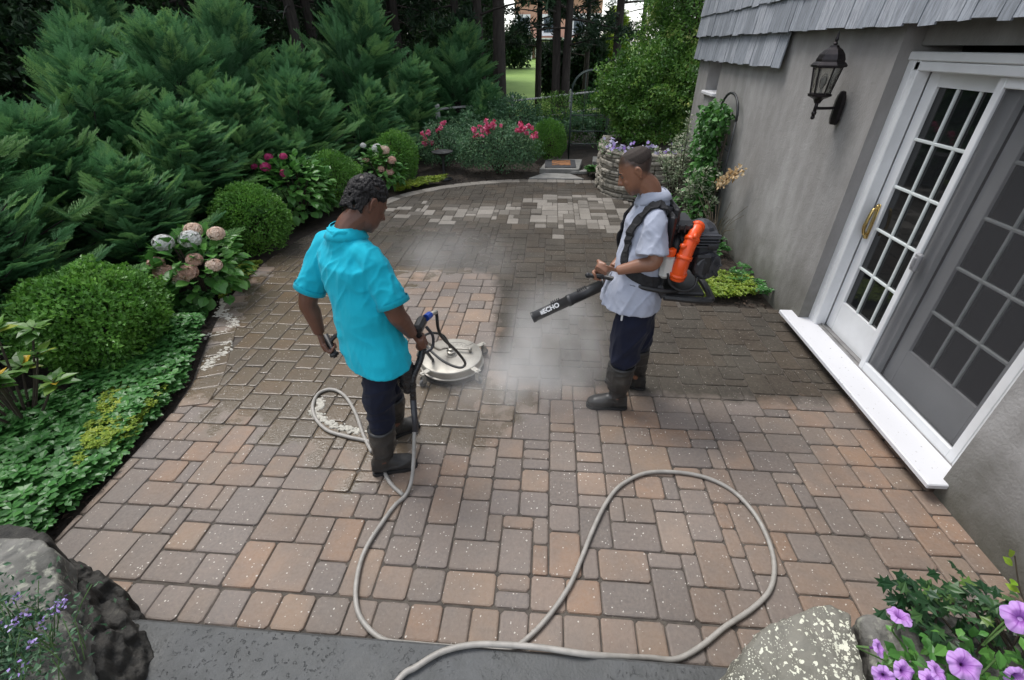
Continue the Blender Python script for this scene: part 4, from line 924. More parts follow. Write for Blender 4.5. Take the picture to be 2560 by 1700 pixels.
def cypress_mesh(seed, h, rad, nb=58, bias=(.0, .0, 0), per=10):
    rs = random.Random(seed); tr = MB(); tr.tube(catmull([(0, 0, 0), (rs.uniform(-.03, .03), rs.uniform(-.03, .03), h*.5), (.02, .0, h*.97)], 6), np.linspace(.045, .008, 13), 7)
    pos = []; d = []; up = []; sz = []; lv = []
    for i in range(nb):
        t = (i+.5)/nb; z = h*(.03+.95*t); L = rad*(1-t)**.75*rs.uniform(.55, 1.25)+.10; a = i*2.4+rs.uniform(-.4, .4); e = R(rs.uniform(22, 58)+20*t)
        dv = nrm(np.array([math.cos(a)*math.cos(e), math.sin(a)*math.cos(e), math.sin(e)])+np.array(bias)); P = [np.array([0, 0, z])+dv*L*u+np.array([0, 0, .10*L*u*u]) for u in np.linspace(0, 1, 6)]
        tr.tube(P, np.linspace(.012, .003, 6), 4, False); tone = rs.uniform(-.12, .16)
        side = nrm(np.cross(dv, (0, 0, 1)))
        for j in range(per):
            u = .36+.64*j/(per-1); p = np.array([0, 0, z])+dv*L*u+np.array([0, 0, .10*L*u*u]); s = (1 if j % 2 else -1)*(0 if j == per-1 else 1)
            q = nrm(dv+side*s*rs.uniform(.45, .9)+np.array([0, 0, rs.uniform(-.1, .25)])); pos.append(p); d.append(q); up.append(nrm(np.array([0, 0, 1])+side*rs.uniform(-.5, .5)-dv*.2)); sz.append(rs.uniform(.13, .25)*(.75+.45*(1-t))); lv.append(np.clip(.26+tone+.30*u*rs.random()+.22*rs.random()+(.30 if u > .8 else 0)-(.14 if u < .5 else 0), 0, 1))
    for w_ in range(4):
        a = w_*1.7+seed; top = np.array([.02+.05*w_*math.cos(a)*(w_ > 0), .05*w_*math.sin(a)*(w_ > 0), h*(.93-.10*w_)]); dv = nrm(np.array([.30*math.cos(a)*(w_ > 0)+bias[0]*.4, .30*math.sin(a)*(w_ > 0), 1.])); Lw = .20-.02*w_; tr.tube([top, top+dv*Lw*.6, top+dv*Lw+np.array([.02, 0, -.01])], [.006, .004, .002], 4, False)
        for j in range(9):
            u = j/8; b2 = 2.4*j; pos.append(top+dv*Lw*u); d.append(nrm(dv*.9+np.array([math.cos(b2), math.sin(b2), .1])*.55)); up.append(nrm(np.array([math.sin(b2), -math.cos(b2), .4]))); sz.append(.10*(1-.6*u)); lv.append(.75+.2*u)
    pos, d, up, sz, lv = map(np.array, (pos, d, up, sz, lv)); h2 = len(pos)//2
    A = scatter(SPR[0], pos[:h2], d[:h2], up[:h2], sz[:h2]); B = scatter(SPR[1], pos[h2:], d[h2:], up[h2:], sz[h2:])
    V = np.concatenate([A[0], B[0]]); F = np.concatenate([A[1], B[1]+len(A[0])]); l = np.concatenate([np.repeat(lv[:h2], A[2]), np.repeat(lv[h2:], B[2])])
    l = np.clip(l+RNG.uniform(-.07, .07, len(l)//4).repeat(4), 0, 1)
    tm = np.concatenate(tr.v); return mesh_from('crown', V, F, G_jun, l), mesh_from('trunk', tm, tr.f, BARK)
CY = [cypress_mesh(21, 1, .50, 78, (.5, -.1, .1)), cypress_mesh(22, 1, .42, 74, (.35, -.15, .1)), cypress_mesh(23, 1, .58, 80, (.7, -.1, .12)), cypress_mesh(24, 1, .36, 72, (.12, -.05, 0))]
CYP = [  # x, y, height, variant, turn, label
 (-4.75, 3.0, 1.35, 2, .2, None), (-5.6, 3.4, 1.8, 0, 1.1, None), (-4.55, 4.5, 1.35, 2, -.3, None), (-5.4, 4.6, 1.75, 0, .4, None), (-6.6, 4.3, 2.1, 1, 2.0, None), (-7.6, 5.4, 2.35, 3, .5, None),
 (-5.0, 5.7, 1.75, 2, .1, None), (-6.2, 5.9, 2.2, 0, .8, None), (-4.75, 6.9, 1.8, 1, -.2, None), (-5.8, 7.3, 2.35, 3, 1.6, None), (-7.1, 7.2, 2.55, 1, .9, 'tall pointed cypress with long whip-like top shoots at the left'),
 (-4.6, 8.3, 1.9, 0, .3, None), (-6.35, 9.3, 2.7, 3, 2.4, 'tallest narrow cypress of the group, just left of centre'), (-5.2, 9.8, 2.2, 1, -.5, None), (-4.0, 9.9, 1.7, 2, .6, None), (-4.9, 11.9, 2.95, 3, .7, 'tall upright cypress behind the boxwood and the bird bath'),
 (-3.7, 11.8, 2.0, 1, 0, None), (-8.6, 8.6, 2.6, 0, 1.3, None), (-9.2, 6.0, 2.5, 1, 0, None), (-7.4, 3.0, 2.0, 2, 2, None), (-5.2, 1.9, 1.4, 2, .9, None), (-6.4, 1.6, 1.7, 0, 1.9, None), (-9.5, 3.6, 2.4, 3, .4, None),
 (-2.75, 14.2, 2.45, 3, 1.4, 'bluish cypress standing in front of the leaning pine trunks'), (-2.0, 13.3, 1.5, 0, .2, None), (-3.9, 14.2, 2.2, 0, .2, None), (-7.6, 10.8, 2.9, 1, .2, None), (-9.8, 10.5, 2.9, 3, .2, None)]
for i, (x, y, h, v, a, lab) in enumerate(CYP):
    t = thing('cypress', (x, y, gz(x, y)-.02), lab or 'feathery green cypress packed into the thick hedge left of the patio', 'cypress', 'cypresses along the left edge of the patio', 0)
    h *= .86 if y > 4 and v != 3 else .95
    t.scale = (h, h, h*1.05); t.rotation_euler = (R(random.uniform(-3, 3)), R(random.uniform(4, 16)), a*.4)
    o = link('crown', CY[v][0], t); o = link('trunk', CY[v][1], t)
    if i > 3: pass
for i in range(20):
    x0, y0, h0 = [(c[0], c[1], c[2]) for c in CYP if c[0] < -4.4][i % 20]; x, y = x0+random.uniform(-.2, .9), y0+random.uniform(-.7, .7); h = h0*random.uniform(.5, .72)
    if x > -4.3: x = -4.3-random.uniform(0, .3)
    if y > 9 and x > -4.6: continue
    t = thing('cypress', (x, y, gz(x, y)-.02), 'feathery green cypress packed into the thick hedge left of the patio', 'cypress', 'cypresses along the left edge of the patio'); t.scale = (h*1.15, h*1.15, h); t.rotation_euler = (R(random.uniform(-8, 8)), R(random.uniform(8, 26)), random.uniform(-.8, .8)); link('crown', CY[i % 3][0], t); link('trunk', CY[i % 3][1], t)
# ---- pines
def pine_meshes(seed, h=13., r0=.18, zlow=2.2, lean=(0, 0), nb=46, dens=13):
    rs = random.Random(seed); tr = MB(); P = [(0, 0, -.3), (lean[0]*.15+rs.uniform(-.05, .05), lean[1]*.15, h*.15), (lean[0]*.5+rs.uniform(-.15, .15), lean[1]*.5, h*.5), (lean[0], lean[1], h)]
    C = catmull(P, 6); tr.tube(C, np.linspace(r0*1.15, r0*.25, len(C)), 10); pos = []; lv = []
    for i in range(nb):
        z = zlow+(h-zlow)*((i+.5)/nb); q = np.array([np.interp(z, C[:, 2], C[:, 0]), np.interp(z, C[:, 2], C[:, 1]), z]); L = (2.6*(1-(z-zlow)/(h-zlow)*.75))*rs.uniform(.6, 1.15); a = i*2.4+rs.uniform(-.5, .5)
        e = rs.uniform(-.18, .3); dv = np.array([math.cos(a), math.sin(a), e]); B = [q+dv*L*u+np.array([0, 0, -.25*L*u*u*.5]) for u in np.linspace(0, 1, 6)]
        tr.tube(B, np.linspace(.035, .006, 6), 4, False)
        if z < zlow+.8 and rs.random() < .45: continue
        for j in range(dens):
            u = rs.uniform(.35, 1.02); k = u*5; k0 = min(4, int(k)); p = B[k0]+(B[k0+1]-B[k0])*(k-k0); pos.append(p+np.array([rs.gauss(0, .16), rs.gauss(0, .16), rs.gauss(0, .09)])); lv.append(rs.uniform(0, .7))
    pos = np.array(pos); lv = np.array(lv); k = 14; pp = np.repeat(pos, k, 0); d = rdir(len(pp))+np.array([0, 0, .35]); up = rdir(len(pp))
    V, F, kk = scatter(T_small, pp, d, up, .26*RNG.uniform(.7, 1.2, len(pp)), .16)
    return mesh_from('crown', V, F, G_pine, np.repeat(np.clip(np.repeat(lv, k)+RNG.uniform(-.1, .2, len(pp)), 0, 1), kk)), mesh_from('trunk', np.concatenate(tr.v), tr.f, BARK)
PM = [pine_meshes(31, 13, .19, 3.4), pine_meshes(32, 14, .15, 2.6, (.5, .2)), pine_meshes(33, 12, .13, 2.2, (-.6, .3)), pine_meshes(34, 14, .22, 3.6), pine_meshes(35, 14, .17, 2.9, (.25, .1), 40, 9), pine_meshes(36, 14, .17, 2.4, (-.2, .1), 44, 12)]
def pine(x, y, v, s, a, lab, grp=None):
    t = thing('pine_tree', (x, y, gz(x, y)), lab, 'pine', grp); t.scale = (s, s, s); t.rotation_euler = (0, 0, a); link('crown', PM[v][0], t); link('trunk', PM[v][1], t); return t
pine(-1.55, 15.2, 3, .95, .2, 'thick dark straight pine trunk left of the distant house')
shrub('fence_shrub', 'dark rounded shrub in front of the left part of the rail fence', 'shrub', -1.0, 12.9, -.03, (.75, .5, .62), 4200, G_rose, .07, .5, 71)
shrub('fence_shrub', 'loose pale green shrub between the rail fence and the garden arch', 'shrub', .2, 13.3, -.03, (.8, .6, .64), 4200, G_euo, .06, .5, 72)
shrub('fence_shrub', 'wispy green shrub seen through the bars of the garden arch', 'shrub', 1.3, 13.2, -.03, (.7, .6, .72), 3600, G_hyd, .06, .4, 73)
pine(-2.05, 15.0, 1, 1.0, 3.6, 'leaning grey pine trunk touching the thick straight pine')
pine(-3.1, 17.4, 0, .9, 1.2, 'slim dark pine standing left of the leaning trunk')
pine(.12, 17.6, 4, .95, 2.2, 'left stem of the twin pine in front of the distant house')
pine(.42, 17.5, 5, .9, 5.1, 'right stem of the twin pine in front of the distant house')
pine(2.25, 19.6, 4, 1.05, 4.0, 'single dark pine right of the twin pine near the shrub')
FOR = [(-5.2, 18), (-6.9, 15.2), (-8.4, 17.5), (-6.5, 21), (-4.4, 22.5), (-9.8, 14.2), (-11.5, 16.5), (-10.2, 20), (-13, 13), (-12.2, 10.2), (-14.5, 16), (-13.2, 20.5), (-16, 11.5), (-15.2, 8.2), (-12.5, 6.6), (-17.5, 14.5), (-18.5, 9.2), (-14.8, 4.6), (-17.4, 5.6), (-12.0, 3.2), (-20, 12), (-20.5, 6.5), (-16.4, 1.8), (-13, 0.3), (-19.5, 2.5), (-8.0, 25), (-12, 25), (-16.5, 20.5), (-20, 17.5), (-10.9, 12.2), (-8.2, 12.9), (-6.6, 13.6), (-23, 9), (-23.5, 14), (-5.8, 26), (-18, 25)]
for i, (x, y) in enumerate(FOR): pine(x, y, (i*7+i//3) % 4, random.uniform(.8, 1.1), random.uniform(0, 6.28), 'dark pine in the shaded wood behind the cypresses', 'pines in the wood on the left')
for i, (x, y) in enumerate([(5.2, 23), (7.6, 26), (10, 22), (7.0, 17.5), (9.5, 15), (4.6, 29.0)]): pine(x, y, (i*3+1) % 4, random.uniform(.7, .9), random.uniform(0, 6.28), 'pine half hidden behind the shrubs and the house corner', 'pines behind the shrubs on the right')
for (x, y, v, s_, a, lab) in [(-.55, 20.5, 5, .8, 1.0, 'low branched pine between the thick pine and the twin pine'), (1.35, 22.5, 5, .75, 2.5, 'low branched pine just right of the twin pine')]: pine(x, y, v, s_, a, lab)
# ---- understory
def leafy_mesh(seed, r, n, m, L):
    P, N = blob_pts(n, r, .25, seed, .45, zmin=-.95); P = P+np.array([0, 0, r[2]*1.05]); n = len(P); d = nrm(rdir(n)+N*.4+np.array([0, 0, -.2])); un = nrm(rdir(n)*.6+np.array([0, 0, 1.]))
    lv = np.clip(.5*RNG.random(n)+.7*(clump(P, 1.2, seed)-.2), 0, 1); return leafmesh('foliage', T_small, P, d, un, L*RNG.uniform(.7, 1.3, n), .55, lv, m)
UM = [leafy_mesh(41, (1.5, 1.5, 1.5), 7000, G_wood, .13), leafy_mesh(42, (1.3, 1.3, 2.0), 7000, G_wood, .12)]
TRK = MB()
for i in range(9):
    a = i*.7; TRK.tube(catmull([(0, 0, 0), (math.cos(a)*.3, math.sin(a)*.3, 1.), (math.cos(a)*.8, math.sin(a)*.8, 2.3)], 5), np.linspace(.05, .012, 11), 5, False)
TRKM = mesh_from('stem', np.concatenate(TRK.v), TRK.f, BARK)
US = [(-9.5, 12.5), (-8.2, 14.5), (-11.2, 9.6), (-12.6, 8.0), (-10.8, 6.2), (-11.0, 4.0), (-9.8, 2.4), (-8.8, 1.4), (-13.8, 11.8), (-7.2, 16.6), (-5.2, 15.2), (-15.2, 6.2), (-14.2, 2.5), (-11.8, 14.3), (-9.6, 17.8), (-14.5, 13.9), (-16.8, 9.8), (-18, 7.5), (-17.8, 12), (-3.4, 19.5), (-5.0, 20.5), (-7.4, 19.5), (-12.2, 18), (-16, 17), (-20, 10), (-21, 15), (-10, 23), (-14, 23), (-6.5, 24)]
for i, (x, y) in enumerate(US):
    t = thing('forest_shrub', (x, y, gz(x, y)), 'dark leafy shrub of the wood floor under the pines', 'shrub', 'shrubs under the pines on the left'); s = random.uniform(.8, 1.35); t.scale = (s, s, s*random.uniform(.8, 1.15)); t.rotation_euler = (0, 0, i*1.7); link('foliage', UM[i % 2], t); link('stem', TRKM, t)
P = []
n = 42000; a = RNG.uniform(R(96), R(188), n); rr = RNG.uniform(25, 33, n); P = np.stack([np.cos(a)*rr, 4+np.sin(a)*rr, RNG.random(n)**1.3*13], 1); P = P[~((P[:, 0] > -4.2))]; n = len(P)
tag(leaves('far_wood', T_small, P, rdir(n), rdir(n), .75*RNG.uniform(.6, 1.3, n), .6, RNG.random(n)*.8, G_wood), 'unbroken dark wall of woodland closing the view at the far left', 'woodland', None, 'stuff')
# foliage by the far lawn edge
for i, (x, y, r, m, lab) in enumerate([(-4.3, 29, (1.3, 1.3, 2.6), G_wood, 'tall leafy tree filling the gap left of the thick pine'), (1.55, 24, (.8, .7, 1.3), G_pine, 'dark conifer branches before the distant house right of the twin pine'), (4.6, 41, (.9, .9, 2.0), G_yel, 'golden yellow conifer on the far lawn in front of the distant house'), (.15, 25, (.75, .7, 1.15), G_pine, 'dark conifer branches before the distant house just left of the twin pine'), (-3.4, 46, (1.5, 1.5, 1.5), G_wood, 'dark round bush before the distant house left of the twin pine'), (10.5, 46, (2.4, 2.4, 3.0), G_wood, 'big leafy tree to the right of the distant house'), (-6.6, 44, (2.4, 2.4, 4.2), G_wood, 'big leafy tree to the left of the distant house')]):
    t = thing('garden_tree', (x, y, gz(x, y)), lab, 'tree'); q = leafy_mesh(60+i, r, 4200, m, .28); link('foliage', q, t); o = link('trunk', TRKM, t)
# ------------------------------------------------------------------ people
def skinmat(name, c1, c2, rough=.42):
    k = NT(name); c = k.ramp(k.noise(9, 4), [(.3, c1), (.7, c2)]); c = k.mix(k.math('MULTIPLY', k.attr('stub'), k.ramp(k.noise(500, 2), [(.3, .75), (.6, 1.)])), c, (.032, .023, .019)); k.set('Base Color', c); k.set('Roughness', rough); k.set('Specular IOR Level', .45)
    k.set('Subsurface Weight', .06); k.b.inputs['Subsurface Radius'].default_value = (.02, .008, .005); k.bump(k.noise(220, 3), .12, .004); return k.m
def clothmat(name, c1, c2, nsc=6, rough=.85, weave=900, bs=.25):
    k = NT(name); c = k.ramp(k.noise(nsc, 4), [(.3, c1), (.7, c2)]); k.set('Base Color', c); k.set('Roughness', rough); k.set('Sheen Weight', .06); k.set('Specular IOR Level', .25)
    k.bump(k.noise(weave, 2), bs, .002); return k.m
S_dark = skinmat('deep brown skin', (.110, .048, .030), (.16, .072, .046)); S_tan = skinmat('brown skin', (.21, .095, .055), (.28, .135, .082))
M_hair = mat('black hair', (.006, .0055, .005), (.014, .012, .012), .62, 120, .5, 160, spec=.3); 
C_turq = clothmat('turquoise pique', (.004, .37, .50), (.008, .44, .57)); C_grey = clothmat('pale grey shirt cloth', (.33, .355, .44), (.40, .425, .50)); C_navy = clothmat('navy work trousers', (.0045, .0065, .017), (.008, .011, .027), 5)
k = NT('muddy rubber'); c = k.ramp(k.noise(7, 5), [(.36, (.018, .018, .018)), (.62, (.036, .034, .031)), (.8, (.09, .084, .072))]); k.set('Base Color', c); k.set('Roughness', k.ramp(k.noise(5, 4), [(.4, .28), (.65, .7)])); k.bump(k.noise(30, 4), .25, .006); M_boot = k.m
M_eye = mat('eye', (.16, .13, .11), (.05, .035, .03), .2, 80)
def limb(b, pts, rad, seg=14):
    C = catmull(pts, 6); r = np.interp(np.linspace(0, len(pts)-1, len(C)), np.arange(len(pts)), rad); b.tube(C, r, seg)
def frame_(ang): return np.array([math.cos(ang), -math.sin(ang), 0.]), np.array([math.sin(ang), math.cos(ang), 0.])   # right, forward; ang from +Y towards +X
def head(b, c, yaw, pitch, s=1.0, tilt=0):
    """skull, jaw, brow, nose, lips, ears about the head centre; returns local->world"""
    r, f = frame_(yaw); u = np.array([0, 0, 1.]); f2 = f*math.cos(pitch)-u*math.sin(pitch); u2 = u*math.cos(pitch)+f*math.sin(pitch)
    if tilt: r, u2 = r*math.cos(tilt)+u2*math.sin(tilt), u2*math.cos(tilt)-r*math.sin(tilt)
    Rm = np.stack([r, f2, u2], 1); L = lambda x, y, z: np.array(c)+Rm @ (np.array([x, y, z])*s)
    prof = [(-.122, .052, .018, .028), (-.108, .050, .036, .040), (-.085, .044, .056, .056), (-.055, .030, .066, .072), (-.02, .014, .071, .086), (.02, .002, .074, .096), (.055, -.004, .075, .096), (.085, -.008, .066, .085), (.108, -.008, .046, .062), (.118, -.008, .020, .03)]
    b.loft([(L(0, y, z), Rm[:, 0]*x*s, Rm[:, 1]*d*s, 2.15) for z, y, x, d in prof])
    b.ball(L(0, .086, .022), np.array([.052, .016, .013])*s, 12, rot=Rm)                       # brow
    b.tube([L(0, .094, .018), L(0, .106, -.008), L(0, .118, -.030), L(0, .104, -.040)], [.009*s, .011*s, .016*s, .012*s], 8)   # nose
    for q in (-1, 1):
        b.ball(L(q*.013, .102, -.036), .010*s, 8)
        b.ball(L(q*.036, .076, -.028), np.array([.022, .018, .022])*s, 10, rot=Rm)             # cheek
        # ear
        e = [L(q*.074, -.004, -.040), L(q*.079, -.010, -.022), L(q*.086, -.020, .004), L(q*.086, -.014, .024), L(q*.079, .002, .022), L(q*.075, .008, .002)]
        b.tube(catmull(e, 4), .0072*s, 7); b.ball(L(q*.077, -.008, -.004), np.array([.006, .014, .026])*s, 10, rot=Rm)
    b.ball(L(0, .093, -.068), np.array([.024, .012, .0075])*s, 10, rot=Rm); b.ball(L(0, .089, -.083), np.array([.022, .012, .009])*s, 10, rot=Rm); b.ball(L(0, .076, -.108), np.array([.024, .018, .016])*s, 10, rot=Rm)
    return L, Rm
def gripping_hand(b, wrist, grip, axis, out, r=.017, side=1, s=1.0, open_=0.):
    """palm from the wrist to the thing held, four fingers curled round the grip axis, thumb closing from the other side"""
    ax = nrm(np.array(axis, float)); w = np.array(wrist, float); g = np.array(grip, float); o = np.array(out, float); o = nrm(o-ax*(o@ax)); t = np.cross(ax, o)
    pc = g+o*(r+.016)*1.0
    b.loft([(w, ax*.024*s, o*.019*s), (w*.55+pc*.45, ax*.033*s, o*.017*s), (pc+t*.0, ax*.040*s, o*.015*s), (pc+t*.030*side-o*.006, ax*.036*s, o*.012*s)])
    for i, (ln, rr) in enumerate([(3.35, .0092), (3.6, .0095), (3.45, .009), (2.9, .0078)]):
        p = g+ax*(.031-.0207*i)*s; R_ = r+rr; pts = []
        for a in np.linspace(.25, ln, 9): pts.append(p+(o*math.cos(a)+t*side*math.sin(a))*(R_+.002*math.cos(3*a)))
        b.tube(pts, np.linspace(rr*1.05, rr*.72, 9)*s, 8); b.ball(pts[-1], rr*.74*s, 8); b.ball(pts[0], rr*1.12*s, 8); b.ball(pts[3], rr*1.06*s, 8)
    p0 = w*.45+pc*.55+ax*.030*s; pts = [p0, g+ax*.046*s+o*(r+.004)-t*side*.014, g+ax*.036*s-t*side*(r+.010), g+ax*.022*s-o*(r+.006)-t*side*.010]
    C = catmull(pts, 4); b.tube(C, np.linspace(.0125, .0085, len(C))*s, 8); b.ball(C[-1], .0088*s, 8)
def folds(o, fn):
    P = get_co(o.data); N = get_no(o.data); set_co(o.data, P+N*fn(P)[:, None])
def wrinkle(P, a, dirv, sc, seed, stretch=.22):
    d = nrm(np.array(dirv, float)); al = P@d; Q = P-np.outer(al, d)*(1-stretch)
    n = vnoise(Q, sc, seed); return a*(np.clip(1-np.abs(n)*2.2, 0, 1)**2-.35)
def boot(b, ank, toe, top, heel_back=.075, k=1.0):
    ank, toe, top = map(lambda q: np.array(q, float), (ank, toe, top)); f = toe-ank; f[2] = 0; L = np.linalg.norm(f); f /= L; r = np.array([f[1], -f[0], 0]); u = np.array([0, 0, 1.]); h = np.array([ank[0], ank[1], 0])-f*heel_back
    T = L+heel_back
    b.loft([(top, r*.066*k, f*.072*k), (top*.75+ank*.25+f*.006, r*.063*k, f*.071*k), (top*.4+ank*.6+f*.006, r*.056*k, f*.063*k), (ank+u*.03, r*.047, f*.06), (np.array([ank[0], ank[1], .07])-f*.01, r*.043, f*.066), (np.array([ank[0], ank[1], .03])-f*.01, r*.040, f*.062)])
    sec = [(0.0, .028, .055, .042), (.05, .036, .062, .052), (.30, .038, .075, .060), (.5, .041, .062, .055), (.68, .047, .047, .045), (.85, .047, .042, .040), (.97, .032, .034, .032), (1.0, .014, .026, .022)]
    b.loft([(h+f*T*t+u*(zc), r*w_, u*hh, 2.6) for t, w_, zc, hh in sec])
def sole(b, ank, toe, heel_back=.08):
    ank, toe = np.array(ank, float), np.array(toe, float); f = toe-ank; f[2] = 0; L = np.linalg.norm(f); f /= L; r = np.array([f[1], -f[0], 0]); h = np.array([ank[0], ank[1], 0])-f*heel_back; T = L+heel_back+.006; pts = []
    for t, w_ in [(0, .018), (.06, .036), (.3, .039), (.5, .041), (.7, .051), (.86, .049), (.97, .034), (1.0, .014)]: pts.append((t, w_))
    poly = [(h+f*T*t+r*w_)[:2] for t, w_ in pts]+[(h+f*T*t-r*w_)[:2] for t, w_ in pts[::-1]]; b.prism(poly[::-1], .001, .022)
    poly = [(h+f*T*t+r*w_*.98)[:2] for t, w_ in pts[:3]]+[(h+f*T*t-r*w_*.98)[:2] for t, w_ in pts[:3][::-1]]; 

def person(root, label, skin, P, name='person'):
    p = thing(name, root, label, 'person'); ro = np.array(root)
    def fin(mb, nm, m, vox=None, sm=3, parent=p, smooth=True):
        o = mb.build(nm, m, None, smooth, origin=ro)
        if vox: remesh(o, vox, sm)
        o.parent = parent; return o
    return p, fin

# ---------- man in turquoise, back to us, steering the surface cleaner
ta = R(33); r, f = frame_(ta); u = np.array([0, 0, 1.])
NB = np.array([-1.0, 2.115, 1.475]); CH = np.array([-.985, 2.10, 1.26]); WA = np.array([-.955, 2.065, 1.06]); PE = np.array([-.935, 2.05, .92])
shR = NB+r*.172+np.array([0, 0, -.088]); shL = NB-r*.172+np.array([0, 0, -.088])
elR = np.array([-.755, 1.975, 1.115]); wrR = np.array([-.715, 2.06, .935]); elL = np.array([-1.295, 2.13, 1.08]); wrL = np.array([-1.285, 2.14, .875])
hdR = np.array([-.695, 2.10, .875]); hdL = np.array([-1.265, 2.155, .80])
HC = np.array([-.885, 2.165, 1.615])
legs = dict(R=(PE+np.array([.045, -.075, -.03]), np.array([-.935, 1.955, .50]), np.array([-.965, 1.915, .10])), L=(PE+np.array([-.035, .085, -.03]), np.array([-.955, 2.20, .50]), np.array([-.985, 2.235, .10])))
toes = dict(R=np.array([-.785, 1.985, 0]), L=np.array([-.865, 2.345, 0]))
man, fin = person((-.95, 2.05, 0), 'man with curly black hair in a turquoise polo shirt and dark trousers, seen from behind', S_dark, None)
b = MB(); L, Rm = head(b, HC, R(42), R(38), 1.0, R(4))
limb(b, [NB+np.array([0, 0, -.06])-f*.01, NB*.5+HC*.5+np.array([-.03, -.02, -.035]), HC+np.array([-.02, -.015, -.05])], [.066, .064, .062])
b.loft([(PE, r*.12, f*.075), (WA, r*.11, f*.07), (CH, r*.14, f*.09), (NB+u*-.08, r*.13, f*.075), (NB+u*-.01, r*.07, f*.06)])
for sh, el, wr, hd, sd in ((shR, elR, wrR, hdR, 1), (shL, elL, wrL, hdL, -1)):
    limb(b, [NB+(sh-NB)*.5, sh, sh*.5+el*.5+np.array([sd*.012, -.008, 0]), el, el*.62+wr*.38, wr], [.035, .050, .058, .050, .048, .031])
for q in 'RL': limb(b, list(legs[q]), [.085, .056, .045])
gripping_hand(b, wrR, hdR+np.array([.005, .01, -.01]), (.10, .15, -.98), np.array([.1, -.8, .1]), .019, -1)
gripping_hand(b, wrL, hdL+np.array([.012, 0, -.012]), (.42, -.40, -.80), np.array([-.8, -.35, .5]), .019, 1)
body = fin(b, 'body', S_dark, .0048, 3)
# hair: close at the nape, thick curls on top
b = MB(); rs = random.Random(8)
for i in range(1000):
    z = rs.uniform(-.062, .122); a = rs.uniform(-math.pi, math.pi); 
    rr = math.sqrt(max(0, 1-(max(z-.01, 0)/.115)**2)); x, y = .078*rr*math.sin(a), -.004+.100*rr*math.cos(a)
    if y > .045 and z < .062: continue
    if abs(x) > .055 and y > -.035 and z < .030: continue
    if z < -.03 and y > -.04: continue
    th = .013 if z > .03 else .004
    b.ball(L(x*(1+th*2.4), y*(1+th*2.4), z+th*.5), rs.uniform(.006, .011) if z > .03 else .008, 8)
b.ball(L(0, -.006, .035), np.array([.077, .098, .088]), 18, rot=Rm)
hair = fin(b, 'hair', M_hair, .0036, 1)
folds(hair, lambda P: .0030*vnoise(P, 170, 2)+.0025*vnoise(P, 80, 4))
for q in (-1, 1): b = MB(); b.ball(L(q*.031, .083, .006), .012, 10); fin(b, 'eye', M_eye)
# polo shirt
b = MB()
b.loft([(np.array([-.905, 2.005, .775]), r*.198, f*.150, 2.3), (np.array([-.925, 2.025, .86]), r*.200, f*.150, 2.3), (WA+u*-.06, r*.192, f*.142, 2.3), (WA+u*.06, r*.190, f*.135, 2.3), (CH+u*-.02, r*.203, f*.138, 2.3), (CH+u*.08, r*.205, f*.132, 2.3), (NB+u*-.10, r*.195, f*.112, 2.3), (NB+u*-.055, r*.160, f*.09), (NB+u*-.02, r*.112, f*.090), (NB+u*.015, r*.084, f*.082), (NB+u*.04, r*.078, f*.078)])
for sh, el, sd in ((shR, elR, 1), (shL, elL, -1)):
    e = sh+(el-sh)*.78; o_ = np.array([r[0]*sd, r[1]*sd, 0])*.02
    limb(b, [NB+(sh-NB)*.45+u*-.03, sh+u*-.002, sh*.5+e*.5+o_*.5, e+o_], [.060, .069, .076, .081], 18)
sh_ = fin(b, 'polo_shirt', C_turq, .0065, 9)
def wr_polo(P):
    z = P[:, 2]; d = np.zeros(len(P))
    lowf = np.clip((1.12-z)/.25, 0, 1); up = np.clip((z-1.05)/.2, 0, 1)
    d += .015*lowf*(np.clip(1-np.abs(vnoise(P*[1, 1, 2.3]+np.outer(z, [.0, .0, 0]), 4.2, 3))*2.3, 0, 1)**2-.3)*(1-.4*np.clip((.86-z)/.08, 0, 1))
    d += wrinkle(P, .0015, (.3, .1, .9), 26, 25, .2)+wrinkle(P, .005, (r*.12+u), 11, 5, .08)*up+wrinkle(P, .007, (r*.6+u*.7), 16, 15, .2)*up*np.clip(((P-NB)@r)/.12, 0, 1)+wrinkle(P, .010, (-.35, 0, .94), 8, 9, .2)*lowf*.5
    return d
folds(sh_, wr_polo); soften(sh_, 2)
# collar and ribbed cuffs
b = MB(); cr = []
for t in np.linspace(0, 2*math.pi, 25):
    dv = r*math.cos(t)*.078+f*math.sin(t)*.077; cr.append((NB+dv*1.02+f*.010+u*(.046-.026*max(0, math.sin(t)))+np.array([.006, .006, 0]), NB+dv*1.34+f*.008+u*(-.004-.034*max(0, math.sin(t)))))
V = []; 
for a_, b_ in cr[:-1]: m_ = a_*.45+b_*.55; o_ = nrm(m_-NB)*[1, 1, .2]; V += [a_-o_*.004, a_, m_+o_*.002, b_+o_*.003, b_-o_*.004+u*-.004]
n_ = 24; b.add(V, [(5*i+j, 5*((i+1) % n_)+j, 5*((i+1) % n_)+j+1, 5*i+j+1) for i in range(n_) for j in range(4)]); fin(b, 'collar', C_turq, None, parent=p if False else man)
for sh, el, sd in ((shR, elR, 1), (shL, elL, -1)):
    e = sh+(el-sh)*.78; o_ = np.array([r[0]*sd, r[1]*sd, 0])*.02; dv = nrm(el-sh); b = MB(); b.tube([e+o_-dv*.014, e+o_+dv*.014, e+o_+dv*.016, e+o_-dv*.02], [.086, .0865, .07, .06], 20, False); fin(b, 'sleeve_cuff', C_turq)
